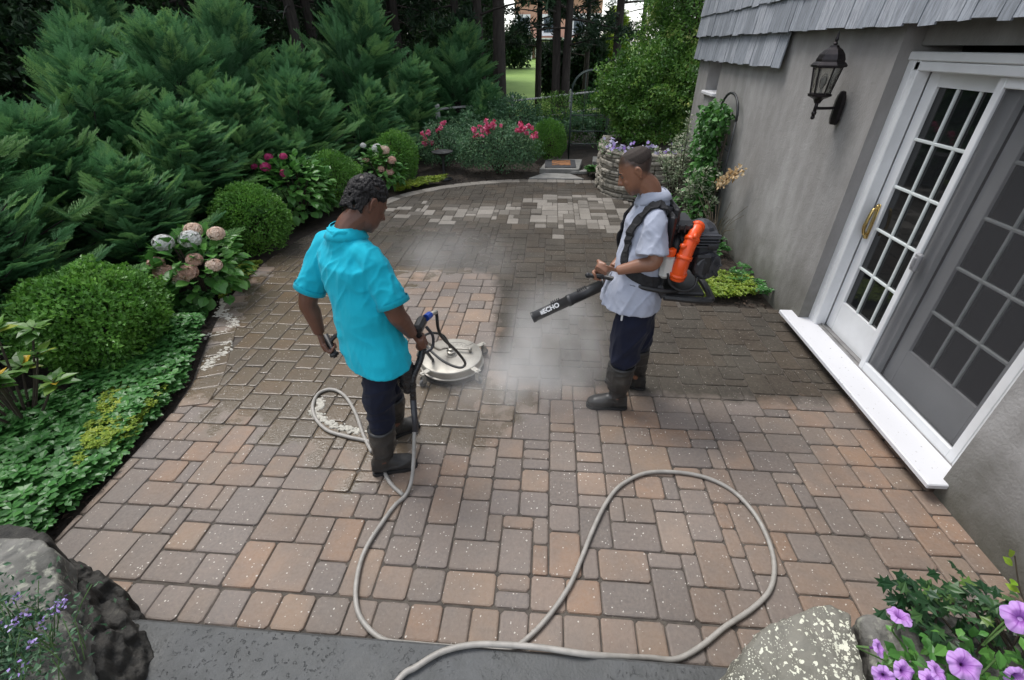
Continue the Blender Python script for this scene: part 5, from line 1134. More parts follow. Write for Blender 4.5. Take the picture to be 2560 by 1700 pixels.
# trousers
def trousers(PE, r, f, legs, seed, flare=1.0, tk=.58, k=1.0):
    b = MB(); b.loft([(PE+u*.06, r*.13, f*.085*k), (PE+u*.0, r*.155, f*.105*k), (PE+u*-.08, r*.164, f*.118*k)])
    for q in 'RL':
        h, kn, an = legs[q]; limb(b, [h+u*.02, h*.5+kn*.5, kn, kn*.80+an*.20, kn*tk+an*(1-tk)+u*.0], [.098, .094*flare, .082*flare, .080*flare, .060*k])
    return b
b = trousers(PE, r, f, legs, 1); tr_ = fin(b, 'trousers', C_navy, .0085, 4); folds(tr_, lambda P: wrinkle(P, .014, (r*.7+u*.5), 7, 4, .35)*np.clip((1.0-P[:, 2])/.2, 0, 1)+wrinkle(P, .010, (1, 0, .2), 11, 7, .3))
for q in 'RL':
    h, kn, an = legs[q]; b = MB(); boot(b, an, toes[q], kn*.62+an*.38+u*.0, .075, 1.12); bo = fin(b, 'rubber_boot', M_boot, .006, 3); folds(bo, lambda P: wrinkle(P, .006, (1, .3, .1), 16, 3, .3))
    b = MB(); sole(b, an, toes[q]); fin(b, 'sole', mat('boot sole', (.02, .02, .02), None, .7), None, parent=bo, smooth=False)
    b = MB(); tp = kn*.62+an*.38; b.tube([tp+u*-.012, tp+u*.004, tp+u*.006], [.081, .082, .072], 20, False); fin(b, 'boot_rim', M_boot, None, parent=bo)

# ---------- man in the pale grey shirt with the blower on his back
ta2 = R(-88); r2, f2 = frame_(ta2)      # faces -X, his left side to the camera
NB2 = np.array([.615, 2.785, 1.495]); CH2 = np.array([.605, 2.77, 1.27]); WA2 = np.array([.585, 2.75, 1.06]); PE2 = np.array([.60, 2.74, .93])
shN = NB2-r2*.172+u*-.088; shF = NB2+r2*.172+u*-.088      # near (left) and far (right) shoulder
elN = np.array([.625, 2.54, 1.185]); wrN = np.array([.43, 2.60, 1.10]); hdN = np.array([.355, 2.66, 1.085])
elF = np.array([.62, 3.00, 1.15]); wrF = np.array([.43, 2.80, 1.03]); hdF = np.array([.345, 2.74, .995])
HC2 = np.array([.50, 2.785, 1.645])
legs2 = dict(R=(PE2+np.array([.03, .09, -.03]), np.array([.665, 2.86, .50]), np.array([.72, 2.88, .10])), L=(PE2+np.array([-.01, -.09, -.03]), np.array([.555, 2.66, .50]), np.array([.545, 2.625, .10])))
toes2 = dict(R=np.array([.50, 2.945, 0]), L=np.array([.335, 2.635, 0]))
man2, fin2 = person((.58, 2.74, 0), 'man with cropped hair in a pale grey shirt and navy trousers carrying a blower', S_tan, None)
b = MB(); L2, Rm2 = head(b, HC2, R(-84), R(29), 1.0)
limb(b, [NB2+u*-.06, NB2*.5+HC2*.5+np.array([.028, 0, -.03]), HC2+np.array([.022, 0, -.05])], [.066, .063, .061])
b.loft([(PE2, r2*.12, f2*.075), (WA2, r2*.11, f2*.07), (CH2, r2*.14, f2*.09), (NB2+u*-.08, r2*.13, f2*.075), (NB2+u*-.01, r2*.07, f2*.06)])
for sh, el, wr in ((shN, elN, wrN), (shF, elF, wrF)):
    limb(b, [NB2+(sh-NB2)*.5, sh, sh*.5+el*.5, el, el*.62+wr*.38, wr], [.035, .047, .048, .043, .044, .029])
for q in 'RL': limb(b, list(legs2[q]), [.085, .056, .045])
gripping_hand(b, wrN, hdN+np.array([-.004, .012, -.006]), (-.80, .45, .35), np.array([.15, -.7, .65]), .016, -1, 1.08)
gripping_hand(b, wrF, hdF, (-.97, .05, .12), np.array([.1, .5, .8]), .017, 1)
body2 = fin2(b, 'body', S_tan, .0048, 3)
def stubble(o, root, hc, Rm, jaw):
    P = (get_co(o.data)+np.array(root)-np.array(hc)) @ Rm; x, y, z = P.T; line = np.where(y > .03, .062+.10*np.clip(y-.06, 0, 1), np.where(y > -.03, .062-(.03-y)*1.35, -.02-(-.03-y)*1.1))
    v = np.clip((z-line)/.040+.45, 0, 1)*(np.linalg.norm(P, axis=1) < .17)
    ear = (np.abs(x) > .077) & (z < .04); v = np.where(ear, 0, v)
    v = np.maximum(v, jaw*(np.clip((-.055-z)/.02, 0, 1)*np.clip((y-.02)/.03, 0, 1)*(np.linalg.norm(P, axis=1) < .15)))
    v = np.maximum(v, .5*np.exp(-((z+.076)/.010)**2-((y-.10)/.02)**2-(x/.024)**2)); add_attr(o.data, 'stub', v)
stubble(body2, (.58, 2.74, 0), HC2, Rm2, .28); stubble(body, (-.95, 2.05, 0), HC, Rm, .2)
b = MB()
b.loft([(L2(0, y, z), Rm2[:, 0]*x, Rm2[:, 1]*d, 2.15) for z, y, x, d in [(.035, -.030, .0735, .070), (.058, -.014, .0750, .0880), (.085, -.010, .0668, .0850), (.108, -.009, .0468, .0625), (.1184, -.009, .0205, .031)]])
k = NT('buzz cut'); k.set('Base Color', k.ramp(k.noise(400, 2), [(.35, (.024, .018, .015)), (.7, (.055, .042, .035))])); k.set('Roughness', .75); k.set('Specular IOR Level', .25); M_buzz = k.m
fin2(b, 'hair', M_buzz, .004, 2)
for q in (-1, 1):
    b = MB(); b.ball(L2(q*.031, .083, .006), .012, 10); fin2(b, 'eye', M_eye)
    b = MB(); b.tube([L2(q*.016, .101, .027), L2(q*.034, .098, .033), L2(q*.052, .086, .026)], [.004, .005, .003], 6); fin2(b, 'eyebrow', M_hair)
b = MB()
b.loft([(np.array([.555, 2.745, .825]), r2*.232, f2*.190, 2.3), (np.array([.565, 2.745, .92]), r2*.218, f2*.178, 2.3), (WA2+u*-.02, r2*.195, f2*.150, 2.3), (WA2+u*.08, r2*.192, f2*.142, 2.3), (CH2+u*-.02, r2*.198, f2*.138, 2.3), (CH2+u*.08, r2*.200, f2*.130, 2.3), (NB2+u*-.10, r2*.192, f2*.112, 2.3), (NB2+u*-.055, r2*.158, f2*.09), (NB2+u*-.02, r2*.112, f2*.090), (NB2+u*.015, r2*.083, f2*.08), (NB2+u*.035, r2*.077, f2*.076)])
for sh, el, sd in ((shN, elN, -1), (shF, elF, 1)):
    e = sh+(el-sh)*.82+r2*sd*.012+np.array([-.012, 0, 0]); limb(b, [NB2+(sh-NB2)*.45+u*-.03, sh+u*-.002, sh*.5+e*.5, e], [.060, .068, .078, .094], 18)
s2 = fin2(b, 'work_shirt', C_grey, .0065, 7)
folds(s2, lambda P: wrinkle(P, .013, (-.45, .2, .85), 6.5, 2, .22)*np.clip((P[:, 2]-.95)/.25, .25, 1)+wrinkle(P, .014, (.1, 0, 1), 6, 6, .16)*np.clip((1.05-P[:, 2])/.15, 0, 1)+wrinkle(P, .006, (.5, 0, .8), 14, 8, .2)); folds(s2, lambda P: wrinkle(P, .003, (-.6, .1, .75), 24, 11, .2)); soften(s2, 1)
b = MB(); V = []
for t in np.linspace(0, 2*math.pi, 25)[:-1]:
    dv = r2*math.cos(t)*.078+f2*math.sin(t)*.077; up_ = .044-.045*max(0, math.sin(t)); a_ = NB2+dv*1.02+u*up_+np.array([-.008, 0, 0]); b_ = NB2+dv*1.34+u*(.0-.05*max(0, math.sin(t))); m_ = a_*.5+b_*.5; o_ = nrm(m_-NB2)*[1, 1, .2]
    V += [a_-o_*.006, a_, m_+o_*.007, b_+o_*.004, b_-o_*.004+u*-.004]
b.add(V, [(5*i+j, 5*((i+1) % 24)+j, 5*((i+1) % 24)+j+1, 5*i+j+1) for i in range(24) for j in range(4)]); fin2(b, 'collar', C_grey)
b = trousers(PE2, r2, f2, legs2, 2, 1.30, .64, 1.1); t2 = fin2(b, 'trousers', C_navy2 if 'C_navy2' in globals() else clothmat('navy cotton', (.006, .008, .021), (.010, .013, .032), 5), .0085, 3); folds(t2, lambda P: wrinkle(P, .013, (.6, .2, .8), 8, 4, .35)*np.clip((.95-P[:, 2])/.25, 0, 1)+wrinkle(P, .007, (.4, 0, .9), 12, 7, .25)); soften(t2, 2)
b = MB(); b.box((.49, 2.575, .80), (.012, .006, .07), bev=.002); fin2(b, 'pocket_tag', M_white, smooth=False)
for q in 'RL':
    h, kn, an = legs2[q]; b = MB(); boot(b, an, toes2[q], kn*.68+an*.32, .075, 1.32); bo = fin2(b, 'rubber_boot', M_boot, .006, 3); folds(bo, lambda P: wrinkle(P, .006, (1, .3, .1), 16, 3, .3))
    b = MB(); sole(b, an, toes2[q]); fin2(b, 'sole', mat('boot sole', (.02, .02, .02), None, .7), None, parent=bo, smooth=False)
    b = MB(); tp = kn*.68+an*.32; b.tube([tp+u*-.012, tp+u*.004, tp+u*.006], [.094, .095, .084], 20, False); fin2(b, 'boot_rim', M_boot, None, parent=bo)
# ------------------------------------------------------------------ backpack blower
M_blk = mat('black plastic', (.012, .012, .013), (.022, .022, .023), .42, 12, .1, 120); M_org = mat('orange plastic', (.80, .095, .012), (.72, .075, .01), .33, 9); M_gpl = mat('charcoal plastic', (.028, .029, .034), (.050, .051, .058), .30, 14)
M_strap = mat('black webbing', (.010, .010, .011), (.02, .02, .022), .9, 40, .3, 300); M_tank = NT('fuel tank'); M_tank.set('Base Color', (.55, .55, .52)); M_tank.set('Roughness', .4); M_tank = M_tank.m
M_let = mat('white lettering', (.82, .82, .82), None, .5); M_steel = NT('brushed steel'); M_steel.set('Metallic', .55); c = M_steel.ramp(M_steel.noise(5, 5), [(.35, (.30, .28, .245)), (.65, (.44, .42, .37))]); M_steel.set('Base Color', c); M_steel.set('Roughness', M_steel.ramp(M_steel.noise(8, 4), [(.3, .34), (.7, .6)])); M_steel = M_steel.m
BO = np.array([.80, 2.75, .82]); bl = thing('backpack_blower', tuple(BO), 'orange and black backpack leaf blower with a long black tube on the grey-shirted man', 'leaf blower')
def bp(mb, name, m, smooth=False, parent=bl, fixed=False):
    dv = np.array([0, 0, 0]) if fixed else np.array([-.06, 0, .095]) if name == 'frame' else np.array([-.05, 0, .01]) if name == 'back_pad' else np.array([-.085, 0, .09])
    o = mb.build(name, m, None, smooth, origin=BO-dv); o.parent = parent; return o
b = MB(); b.tube(catmull([(.78, 2.55, .86), (1.02, 2.55, .845), (1.07, 2.60, .85), (1.07, 2.90, .85), (1.02, 2.95, .845), (.78, 2.95, .86), (.745, 2.9, .92), (.745, 2.6, .92), (.78, 2.55, .86)], 5), .022, 8)
b.box((.90, 2.75, .865), (.26, .34, .03), bev=.01); b.box((.765, 2.75, 1.10), (.035, .34, .50), bev=.015); b.box((.79, 2.75, 1.32), (.03, .26, .12), bev=.012); bp(b, 'frame', M_blk)
b = MB(); b.ball((.90, 2.80, 1.10), (.115, .15, .16), 18); b.lathe([(.02, -.06), (.15, -.05), (.165, 0), (.15, .05), (.05, .06)], (.87, 2.80, 1.08), 24, axis=(1, 0, .1)); bp(b, 'fan_housing', M_blk, True)
b = MB(); b.box((1.015, 2.72, 1.09), (.15, .20, .22), bev=.035); b.box((1.005, 2.72, 1.215), (.17, .22, .06), bev=.025)
for i in range(5): b.box((1.01, 2.605, 1.20+.017*i-.03), (.13, .02, .007), bev=.002)
b.lathe([(.03, -.02), (.075, -.02), (.085, 0), (.085, .03), (.07, .045)], (1.03, 2.63, 1.05), 20, axis=(.25, -1, 0))
for i in range(6): a = R(i*60+15); b.box((1.045+.052*math.cos(a), 2.582, 1.05+.052*math.sin(a)), (.03, .012, .008), np.array([[math.cos(a), 0, -math.sin(a)], [0, 1, 0], [math.sin(a), 0, math.cos(a)]]))
b.ball((1.0, 2.74, 1.19), (.10, .12, .10), 14)
bp(b, 'engine_cover', M_gpl)
b = MB(); b.box((1.0, 2.595, 1.06), (.10, .035, .13), bev=.012); b.box((1.04, 2.60, 1.17), (.06, .02, .03), bev=.006); bp(b, 'air_filter', M_blk)
b = MB(); b.box((.86, 2.72, 1.275), (.14, .2, .07), bev=.025)
for i in range(4): b.box((.80+.035*i, 2.625, 1.27), (.012, .02, .05), bev=.003)
bp(b, 'top_cover', M_blk)
eb = catmull([(.955, 2.67, 1.275), (.93, 2.62, 1.25), (.893, 2.575, 1.17), (.868, 2.555, 1.07), (.862, 2.565, .985)], 8)
b = MB(); b.tube(eb, np.linspace(.033, .046, len(eb)), 16); 
for i in (3, 12, 20, 29): dv = nrm(eb[i+1]-eb[i]); b.tube([eb[i]-dv*.011, eb[i]+dv*.011], [.0515-.012*(1-i/32)]*2, 16)
b.tube([(.925, 2.60, 1.255), (.905, 2.535, 1.25)], .012, 8); b.tube([(.90, 2.57, 1.18), (.845, 2.545, 1.195)], .014, 8); bp(b, 'elbow_duct', M_org, True)
b = MB(); b.box((.80, 2.585, 1.05), (.085, .06, .15), bev=.022); bp(b, 'fuel_tank', M_tank)
b = MB(); b.lathe([(.03, 0), (.033, .012), (.033, .035), (.028, .04)], (.80, 2.575, 1.125), 8); bp(b, 'fuel_cap', M_org)
b = MB(); b.tube(catmull([(.80, 2.56, 1.02), (.83, 2.55, .95), (.90, 2.54, .915), (.97, 2.56, .93), (.985, 2.58, .99)], 6), .009, 6); b.tube([(1.085, 2.66, 1.05), (1.10, 2.60, .99)], .012, 6); bp(b, 'fuel_line', M_blk, True)
def strap(pts, w, name):
    C = catmull(pts, 6)
    from mathutils.bvhtree import BVHTree
    bt = BVHTree.FromPolygons([Vector(q) for q in get_co(s2.data)+np.array((.58, 2.74, 0))], [list(p.vertices) for p in s2.data.polygons])
    for i in range(3, len(C)-2):
        hit, no_, ix, ds = bt.find_nearest(Vector(C[i]))
        if hit is not None:
            if no_.dot(hit-Vector((.6, 2.77, hit.z-.05))) < 0: no_ = -no_
            C[i] = np.array(hit+no_*.006)
    C[2:-2] = (C[1:-3]+2*C[2:-2]+C[3:-1])/4
    b = MB(); T = np.gradient(C, axis=0); T = nrm(T); V = []
    for q, t in zip(C, T):
        n_ = np.array(bt.find_nearest(Vector(q))[1]); n_ = nrm(n_-t*(n_ @ t)); n_ = n_ if n_ @ (q-np.array([.6, 2.77, q[2]-.12])) > 0 else -n_; s_ = nrm(np.cross(n_, t)); V += [q+s_*w, q+s_*w+n_*.010, q-s_*w+n_*.010, q-s_*w]
    n = len(C); b.add(V, [(4*i+j, 4*i+(j+1) % 4, 4*i+4+(j+1) % 4, 4*i+4+j) for i in range(n-1) for j in range(4)]+[(3, 2, 1, 0), tuple(4*(n-1)+j for j in range(4))]); return bp(b, name, M_strap, fixed=True)
for y in (2.635, 2.93): strap([(.735, y+.02*(1 if y < 2.7 else -1), 1.40), (.725, y, 1.46), (.655, y, 1.515), (.545, y, 1.475), (.468, y, 1.36), (.445, y+.0, 1.22), (.52, y-.03 if y < 2.7 else y+.03, 1.10), (.66, y-.06 if y < 2.7 else y+.06, 1.04), (.72, y, 1.03)], .032, 'shoulder_strap')
b = MB(); b.box((.775, 2.70, 1.36), (.05, .16, .14), bev=.02); bp(b, 'back_pad', M_strap)
# throttle arm with its grip, and the long blow tube on his far side
b = MB(); b.tube(catmull([(.80, 2.57, .99), (.68, 2.545, 1.0), (.52, 2.58, 1.02), (.43, 2.69, 1.0), (.37, 2.735, .995)], 6), .016, 8); b.tube([(.39, 2.735, .995), (.27, 2.745, .998)], .0165, 10); b.ball((.268, 2.745, .998), .019, 8); bp(b, 'throttle_arm', M_blk, True, fixed=True)
t0 = np.array([.62, 2.93, .975]); t1 = np.array([-.088, 2.80, .637]); ax = nrm(t1-t0); Lt = np.linalg.norm(t1-t0)
b = MB(); b.tube(catmull([(.92, 2.93, .94), (.80, 2.965, .97), (.70, 2.955, .99), t0], 6), .047, 14); bp(b, 'flex_hose', M_blk, True, fixed=True)
b = MB(); rr = [(0, .043), (.30, .043), (.301, .047), (.33, .047), (.331, .040), (.62, .039), (.621, .042), (.66, .042), (.661, .037), (.97, .036), (.971, .039), (1, .039)]
b.tube([t0+ax*Lt*t for t, _ in rr], [q for _, q in rr], 18, cap=False); b.tube([t1, t1-ax*.18], .033, 18, cap=False); b.tube([t1-ax*.18, t1-ax*.181], .033, 18)
vv = np.cross(ax, (0, 0, 1)); up_ = nrm(np.cross(vv, ax)); up_ = up_ if up_[2] > 0 else -up_
for tt in (.47, .72):
    for i in range(5):
        for j in (-1, 0, 1): q = t0+ax*(Lt*tt+i*.014)+up_*.043+nrm(vv)*j*.012; b.box(q, (.007, .007, .010))
tube_o = bp(b, 'blow_tube', M_blk, True, fixed=True)
# lettering on the tube
def text_on(txt, pos, xdir, ydir, size, m, parent, org, thick=.0015, name='lettering', bold=.012):
    cu = bpy.data.curves.new(name, 'FONT'); cu.body = txt; cu.size = size; cu.extrude = thick; cu.align_x = 'CENTER'; cu.align_y = 'CENTER'; cu.offset = bold*size; o = bpy.data.objects.new(name, cu); COL.objects.link(o)
    dg = bpy.context.evaluated_depsgraph_get(); me = bpy.data.meshes.new_from_object(o.evaluated_get(dg)); bpy.data.objects.remove(o); me.materials.clear(); me.materials.append(m)
    x = nrm(xdir); z = nrm(np.cross(x, ydir)); y = np.cross(z, x); V = get_co(me) @ np.stack([x, y, z]); set_co(me, V+np.array(pos)-np.array(org)); o = link(name, me, parent); return o
side = nrm(np.cross(ax, up_)); side = side if side[1] < 0 else -side; fc = nrm(side*.80+up_*.60); yd = nrm(np.cross(fc, -ax)); yd = yd if yd[2] > 0 else -yd
text_on('ECHO', t1-ax*.150+fc*.0378, -ax, yd, .044, M_let, tube_o, BO, .002, bold=.03)
b = MB(); q0 = t1-ax*.083+fc*.0378
Rr = np.stack([-ax, yd, fc], 1)
for i in range(4): b.box(q0+ax*(.0+.0068*(i-1.5)), (.0045, .027, .003), Rr)
b.box(q0+yd*.0, (.024, .005, .003), Rr); o = bp(b, 'emblem', M_let, parent=tube_o, fixed=True)

# ------------------------------------------------------------------ rotary surface cleaner with its gun and handlebar
DC = np.array([-.75, 3.035, 0]); sc = thing('surface_cleaner', tuple(DC), 'round stainless steel surface cleaner with castors and a handlebar, between the two men', 'surface cleaner')
def sp_(mb, name, m, smooth=False, parent=sc): o = mb.build(name, m, None, smooth, origin=DC); o.parent = parent; return o
b = MB(); b.lathe([(.255, .052), (.262, .058), (.262, .063), (.252, .068), (.252, .118), (.248, .126), (.235, .131), (.12, .135), (.02, .136)], DC, 56); o = sp_(b, 'deck', M_steel, True)
es = o.modifiers.new('e', 'EDGE_SPLIT'); es.split_angle = R(25)
b = MB(); b.lathe([(.246, .012), (.25, .02), (.25, .066), (.2, .07)], DC, 48); 
for i in range(170): a = i*2*math.pi/170; b.tube([DC+np.array([.25*math.cos(a), .25*math.sin(a), .05]), DC+np.array([.258*math.cos(a+.02), .258*math.sin(a+.02), .002])], .0022, 3, False)
sp_(b, 'brush_skirt', M_blk)
b = MB(); b.lathe([(.05, .136), (.05, .142), (.032, .144), (.032, .160), (.036, .162), (.036, .168), (.022, .172), (.022, .192), (.014, .195)], DC, 20); sp_(b, 'hub', M_steel)
b = MB(); el = [DC+np.array([.02+.085*math.cos(t), .135+.045*math.sin(t), .1335]) for t in np.linspace(.3, 5.9, 30)]; b.tube(el, .0016, 4)
b.tube(catmull([DC+np.array([-.05+.018*i, .135+.022*(-1)**i, .1335]) for i in range(8)], 5), .0016, 4); b.tube(catmull([DC+np.array(q) for q in ((-.10, .10, .1335), (-.03, .125, .1335), (.05, .115, .1335), (.13, .15, .1335), (.15, .175, .1335))], 5), .0014, 4)
sp_(b, 'emblem', M_gpl)
for an in (-38, 40, 160, 235):
    a = R(an); dv = np.array([math.cos(a), math.sin(a), 0]); tv = np.array([-dv[1], dv[0], 0]); Rr = np.stack([dv, tv, np.array([0, 0, 1.])], 1); c0 = DC+dv*.275
    b = MB(); b.box(c0+np.array([0, 0, .118]), (.10, .045, .006), Rr, bev=.002); b.lathe([(.012, .12), (.012, .128), (.006, .13)], c0+dv*.03, 8); b.tube([c0+dv*.03+np.array([0, 0, .08]), c0+dv*.03+np.array([0, 0, .116])], .012, 8)
    for s in (-1, 1): b.box(c0+dv*.036+tv*s*.016+np.array([0, 0, .062]), (.034, .003, .05), Rr)
    cst = sp_(b, 'castor', M_steel); b = MB(); b.lathe([(.012, -.011), (.03, -.011), (.033, -.006), (.033, .006), (.03, .011), (.012, .011)], c0+dv*.042+np.array([0, 0, .034]), 16, axis=tv); sp_(b, 'wheel', mat('castor wheel', (.10, .10, .10), None, .6), parent=cst)
b = MB(); b.tube(catmull([DC+[.15, .04, .165], DC+[-.04, .0, .19], (-.74, 2.62, .46), (-.715, 2.2, .83), hdR+np.array([-.005, .05, 0])], 8), .008, 8); b.ball(DC+np.array([.15, .04, .16]), .018, 8); b.tube([DC+[.15, .04, .13], DC+[.15, .04, .175]], .012, 8); sp_(b, 'lance_rod', M_steel, True)
b = MB(); hp_ = catmull([DC+[-.13, -.10, .14], (-.93, 2.62, .62), (-.96, 2.36, .84), (-1.16, 2.22, .85), hdL+np.array([.012, 0, -.01]), hdL+np.array([.012, 0, -.01])+np.array([.42, -.40, -.80])*.09], 8); b.tube(hp_, .013, 10); sp_(b, 'handlebar', M_blk, True)
hg = nrm(np.array([.42, -.40, -.80])); g0 = hdL+np.array([.012, 0, -.012]); b = MB(); b.tube([g0-hg*.06, g0+hg*.055, g0+hg*.06, g0+hg*.075, g0+hg*.08], [.018, .019, .026, .027, .02], 12); sp_(b, 'hand_grip', M_blk, True)
# trigger gun, taped lance hanging down, blue coupling, black whip hose to the hub
gq = nrm(np.array([.10, .15, -.98])); g1 = hdR+np.array([.005, .01, -.01])
gun = thing('trigger_gun', tuple(g1), 'black trigger gun with taped lance and blue coupling in the turquoise man\'s hand', 'spray gun')
def gp(mb, name, m, smooth=True): o = mb.build(name, m, None, smooth, origin=g1); o.parent = gun; return o
b = MB(); b.tube([g1-gq*.075, g1+gq*.07], [.019, .02], 10); b.box(g1-gq*.085+np.array([.012, .03, .01]), (.05, .13, .05), bev=.014); gp(b, 'gun_body', M_blk, False)
b = MB(); b.tube(catmull([g1-gq*.06+np.array([.035, .06, 0]), g1+np.array([.055, .065, -.01]), g1+gq*.08+np.array([.04, .04, 0]), g1+gq*.095], 6), .009, 8); gp(b, 'trigger_guard', M_gpl)
b = MB(); ln = catmull([g1+gq*.06, g1+np.array([-.01, -.03, -.12]), (-.735, 2.02, .66), (-.745, 2.0, .52)], 8); b.tube(ln, np.linspace(.021, .019, len(ln)), 10); o = gp(b, 'taped_lance', NT('x').m if False else mat('shiny black tape', (.008, .008, .009), (.03, .03, .033), .18, 40, .9, 35))
b = MB(); b.tube([(-.745, 2.0, .53), (-.755, 1.985, .30), (-.757, 1.98, .27)], [.019, .0185, .015], 10); gp(b, 'grey_sleeve', M_gpl)
b = MB(); rs = random.Random(2); bag = []
for i in range(26): bag.append(rs.random())
b.ball((-.775, 2.04, .66), (.055, .05, .12), 14); o = gp(b, 'plastic_wrap', bpy.data.materials['shiny black tape']); folds(o, lambda P: .02*vnoise(P, 22, 3)+.012*np.abs(vnoise(P, 45, 5)))
cp = g1-gq*.085+np.array([.03, .10, .012]); b = MB(); b.tube([cp, cp+np.array([.012, .045, -.004])], [.021, .021], 10); gp(b, 'coupling', mat('blue plastic', (.02, .07, .35), (.015, .05, .28), .35), False)
b = MB(); e0 = cp+np.array([.012, .045, -.004]); b.tube([e0, e0+np.array([.02, .07, -.02])], .013, 8); gp(b, 'hose_fitting', M_steel)
wh = catmull([e0+np.array([.02, .07, -.02]), (-.64, 2.36, .75), (-.60, 2.60, .46), (-.57, 2.70, .29), (-.62, 2.70, .25), (-.76, 2.78, .25), (-.90, 2.90, .29), (-.94, 2.98, .33), (-.89, 3.04, .33), (-.81, 3.08, .28), (-.755, 3.04, .20)], 10)
b = MB(); b.tube(wh, .010, 8); gp(b, 'whip_hose', M_blk)

# ------------------------------------------------------------------ pressure hose
M_hose = mat('grey hose', (.26, .245, .22), (.34, .32, .29), .5, 20)
hz = .014
H = [(-.62, .55, .17), (-.52, .75, .168), (-.46, .80, .168), (-.37, .86, .168), (-.25, .895, .168), (-.11, .905, .168), (.04, .905, .168), (.2, .895, .168), (.34, .915, .12), (.5, .955, .04), (.62, .97, hz), (.74, 1.03, hz), (.87, 1.12, hz), (1.02, 1.21, hz), (1.14, 1.31, hz), (1.21, 1.44, hz), (1.235, 1.59, hz), (1.22, 1.75, hz), (1.15, 1.9, hz), (1.02, 1.99, hz), (.85, 2.02, hz), (.66, 2.0, hz), (.5, 1.9, hz), (.4, 1.77, hz), (.31, 1.59, hz), (.24, 1.42, hz), (.18, 1.28, hz), (.1, 1.15, hz), (0, 1.03, hz), (-.1, .96, hz), (-.3, .945, hz), (-.55, .945, hz), (-.68, .955, hz), (-.8, 1.03, hz), (-.865, 1.13, hz), (-.9, 1.27, hz), (-.9, 1.39, hz), (-.87, 1.52, hz), (-.83, 1.65, hz), (-.785, 1.73, hz), (-.765, 1.80, .05), (-.76, 1.88, .14), (-.757, 1.965, .30)]
b = MB(); b.tube(catmull(H, 6), .0122, 10); tag(b.build('pressure_hose', M_hose, None, True), 'long grey pressure hose in a wide loop over the near pavers and concrete step', 'hose')
H = [(-.80, 1.73, hz), (-.89, 1.80, hz), (-.955, 1.88, hz), (-1.02, 2.0, hz), (-1.12, 2.13, hz), (-1.32, 2.18, hz), (-1.48, 2.23, hz), (-1.62, 2.35, hz), (-1.7, 2.49, hz), (-1.71, 2.62, hz), (-1.63, 2.67, hz), (-1.5, 2.6, hz), (-1.35, 2.42, hz), (-1.21, 2.2, hz), (-1.1, 2.05, hz)]
b = MB(); b.tube(catmull(H, 6), .0122, 10); tag(b.build('hose_loop', M_hose, None, True), 'grey hose loop lying around a muddy patch behind the boots of the man in turquoise', 'hose')

# soap foam left on the pavers
M_foam = mat('soap foam', (.50, .48, .42), (.36, .34, .29), .7, 60, .6, 120)
b = MB(); rs = random.Random(12)
def foam(poly, w, dens):
    C = catmull(poly, 10)
    for q in C:
        for _ in range(dens):
            x, y = q[0]+rs.gauss(0, w), q[1]+rs.gauss(0, w); rr = rs.uniform(.005, .017); n = 9; a0 = rs.uniform(0, 6); pts = [(x+rr*rs.uniform(.55, 1.25)*math.cos(a0+i*6.283/n)*1.3, y+rr*rs.uniform(.55, 1.25)*math.sin(a0+i*6.283/n)) for i in range(n)]
            z = rs.uniform(.004, .0075); b.add([(px, py, .001) for px, py in pts]+[(x+(px-x)*.7, y+(py-y)*.7, z) for px, py in pts], [(i, (i+1) % n, n+(i+1) % n, n+i) for i in range(n)]+[tuple(n+i for i in range(n))])
foam([(-3.2, 3.78), (-3.08, 3.68), (-3.0, 3.6), (-3.02, 3.45), (-3.1, 3.38)], .022, 5); foam([(-2.98, 3.33), (-2.85, 3.25), (-2.8, 3.12), (-2.84, 2.98), (-2.8, 2.88)], .02, 5); foam([(-3.42, 4.1), (-3.3, 3.9), (-3.26, 3.76)], .025, 6)
foam([(-1.68, 2.56), (-1.64, 2.48), (-1.68, 2.42), (-1.6, 2.38), (-1.5, 2.31), (-1.38, 2.27), (-1.25, 2.25)], .013, 4)
tag(b.build('soap_foam', M_foam), 'thin pale foam trails left on the wet pavers at the left', 'foam', None, 'stuff')

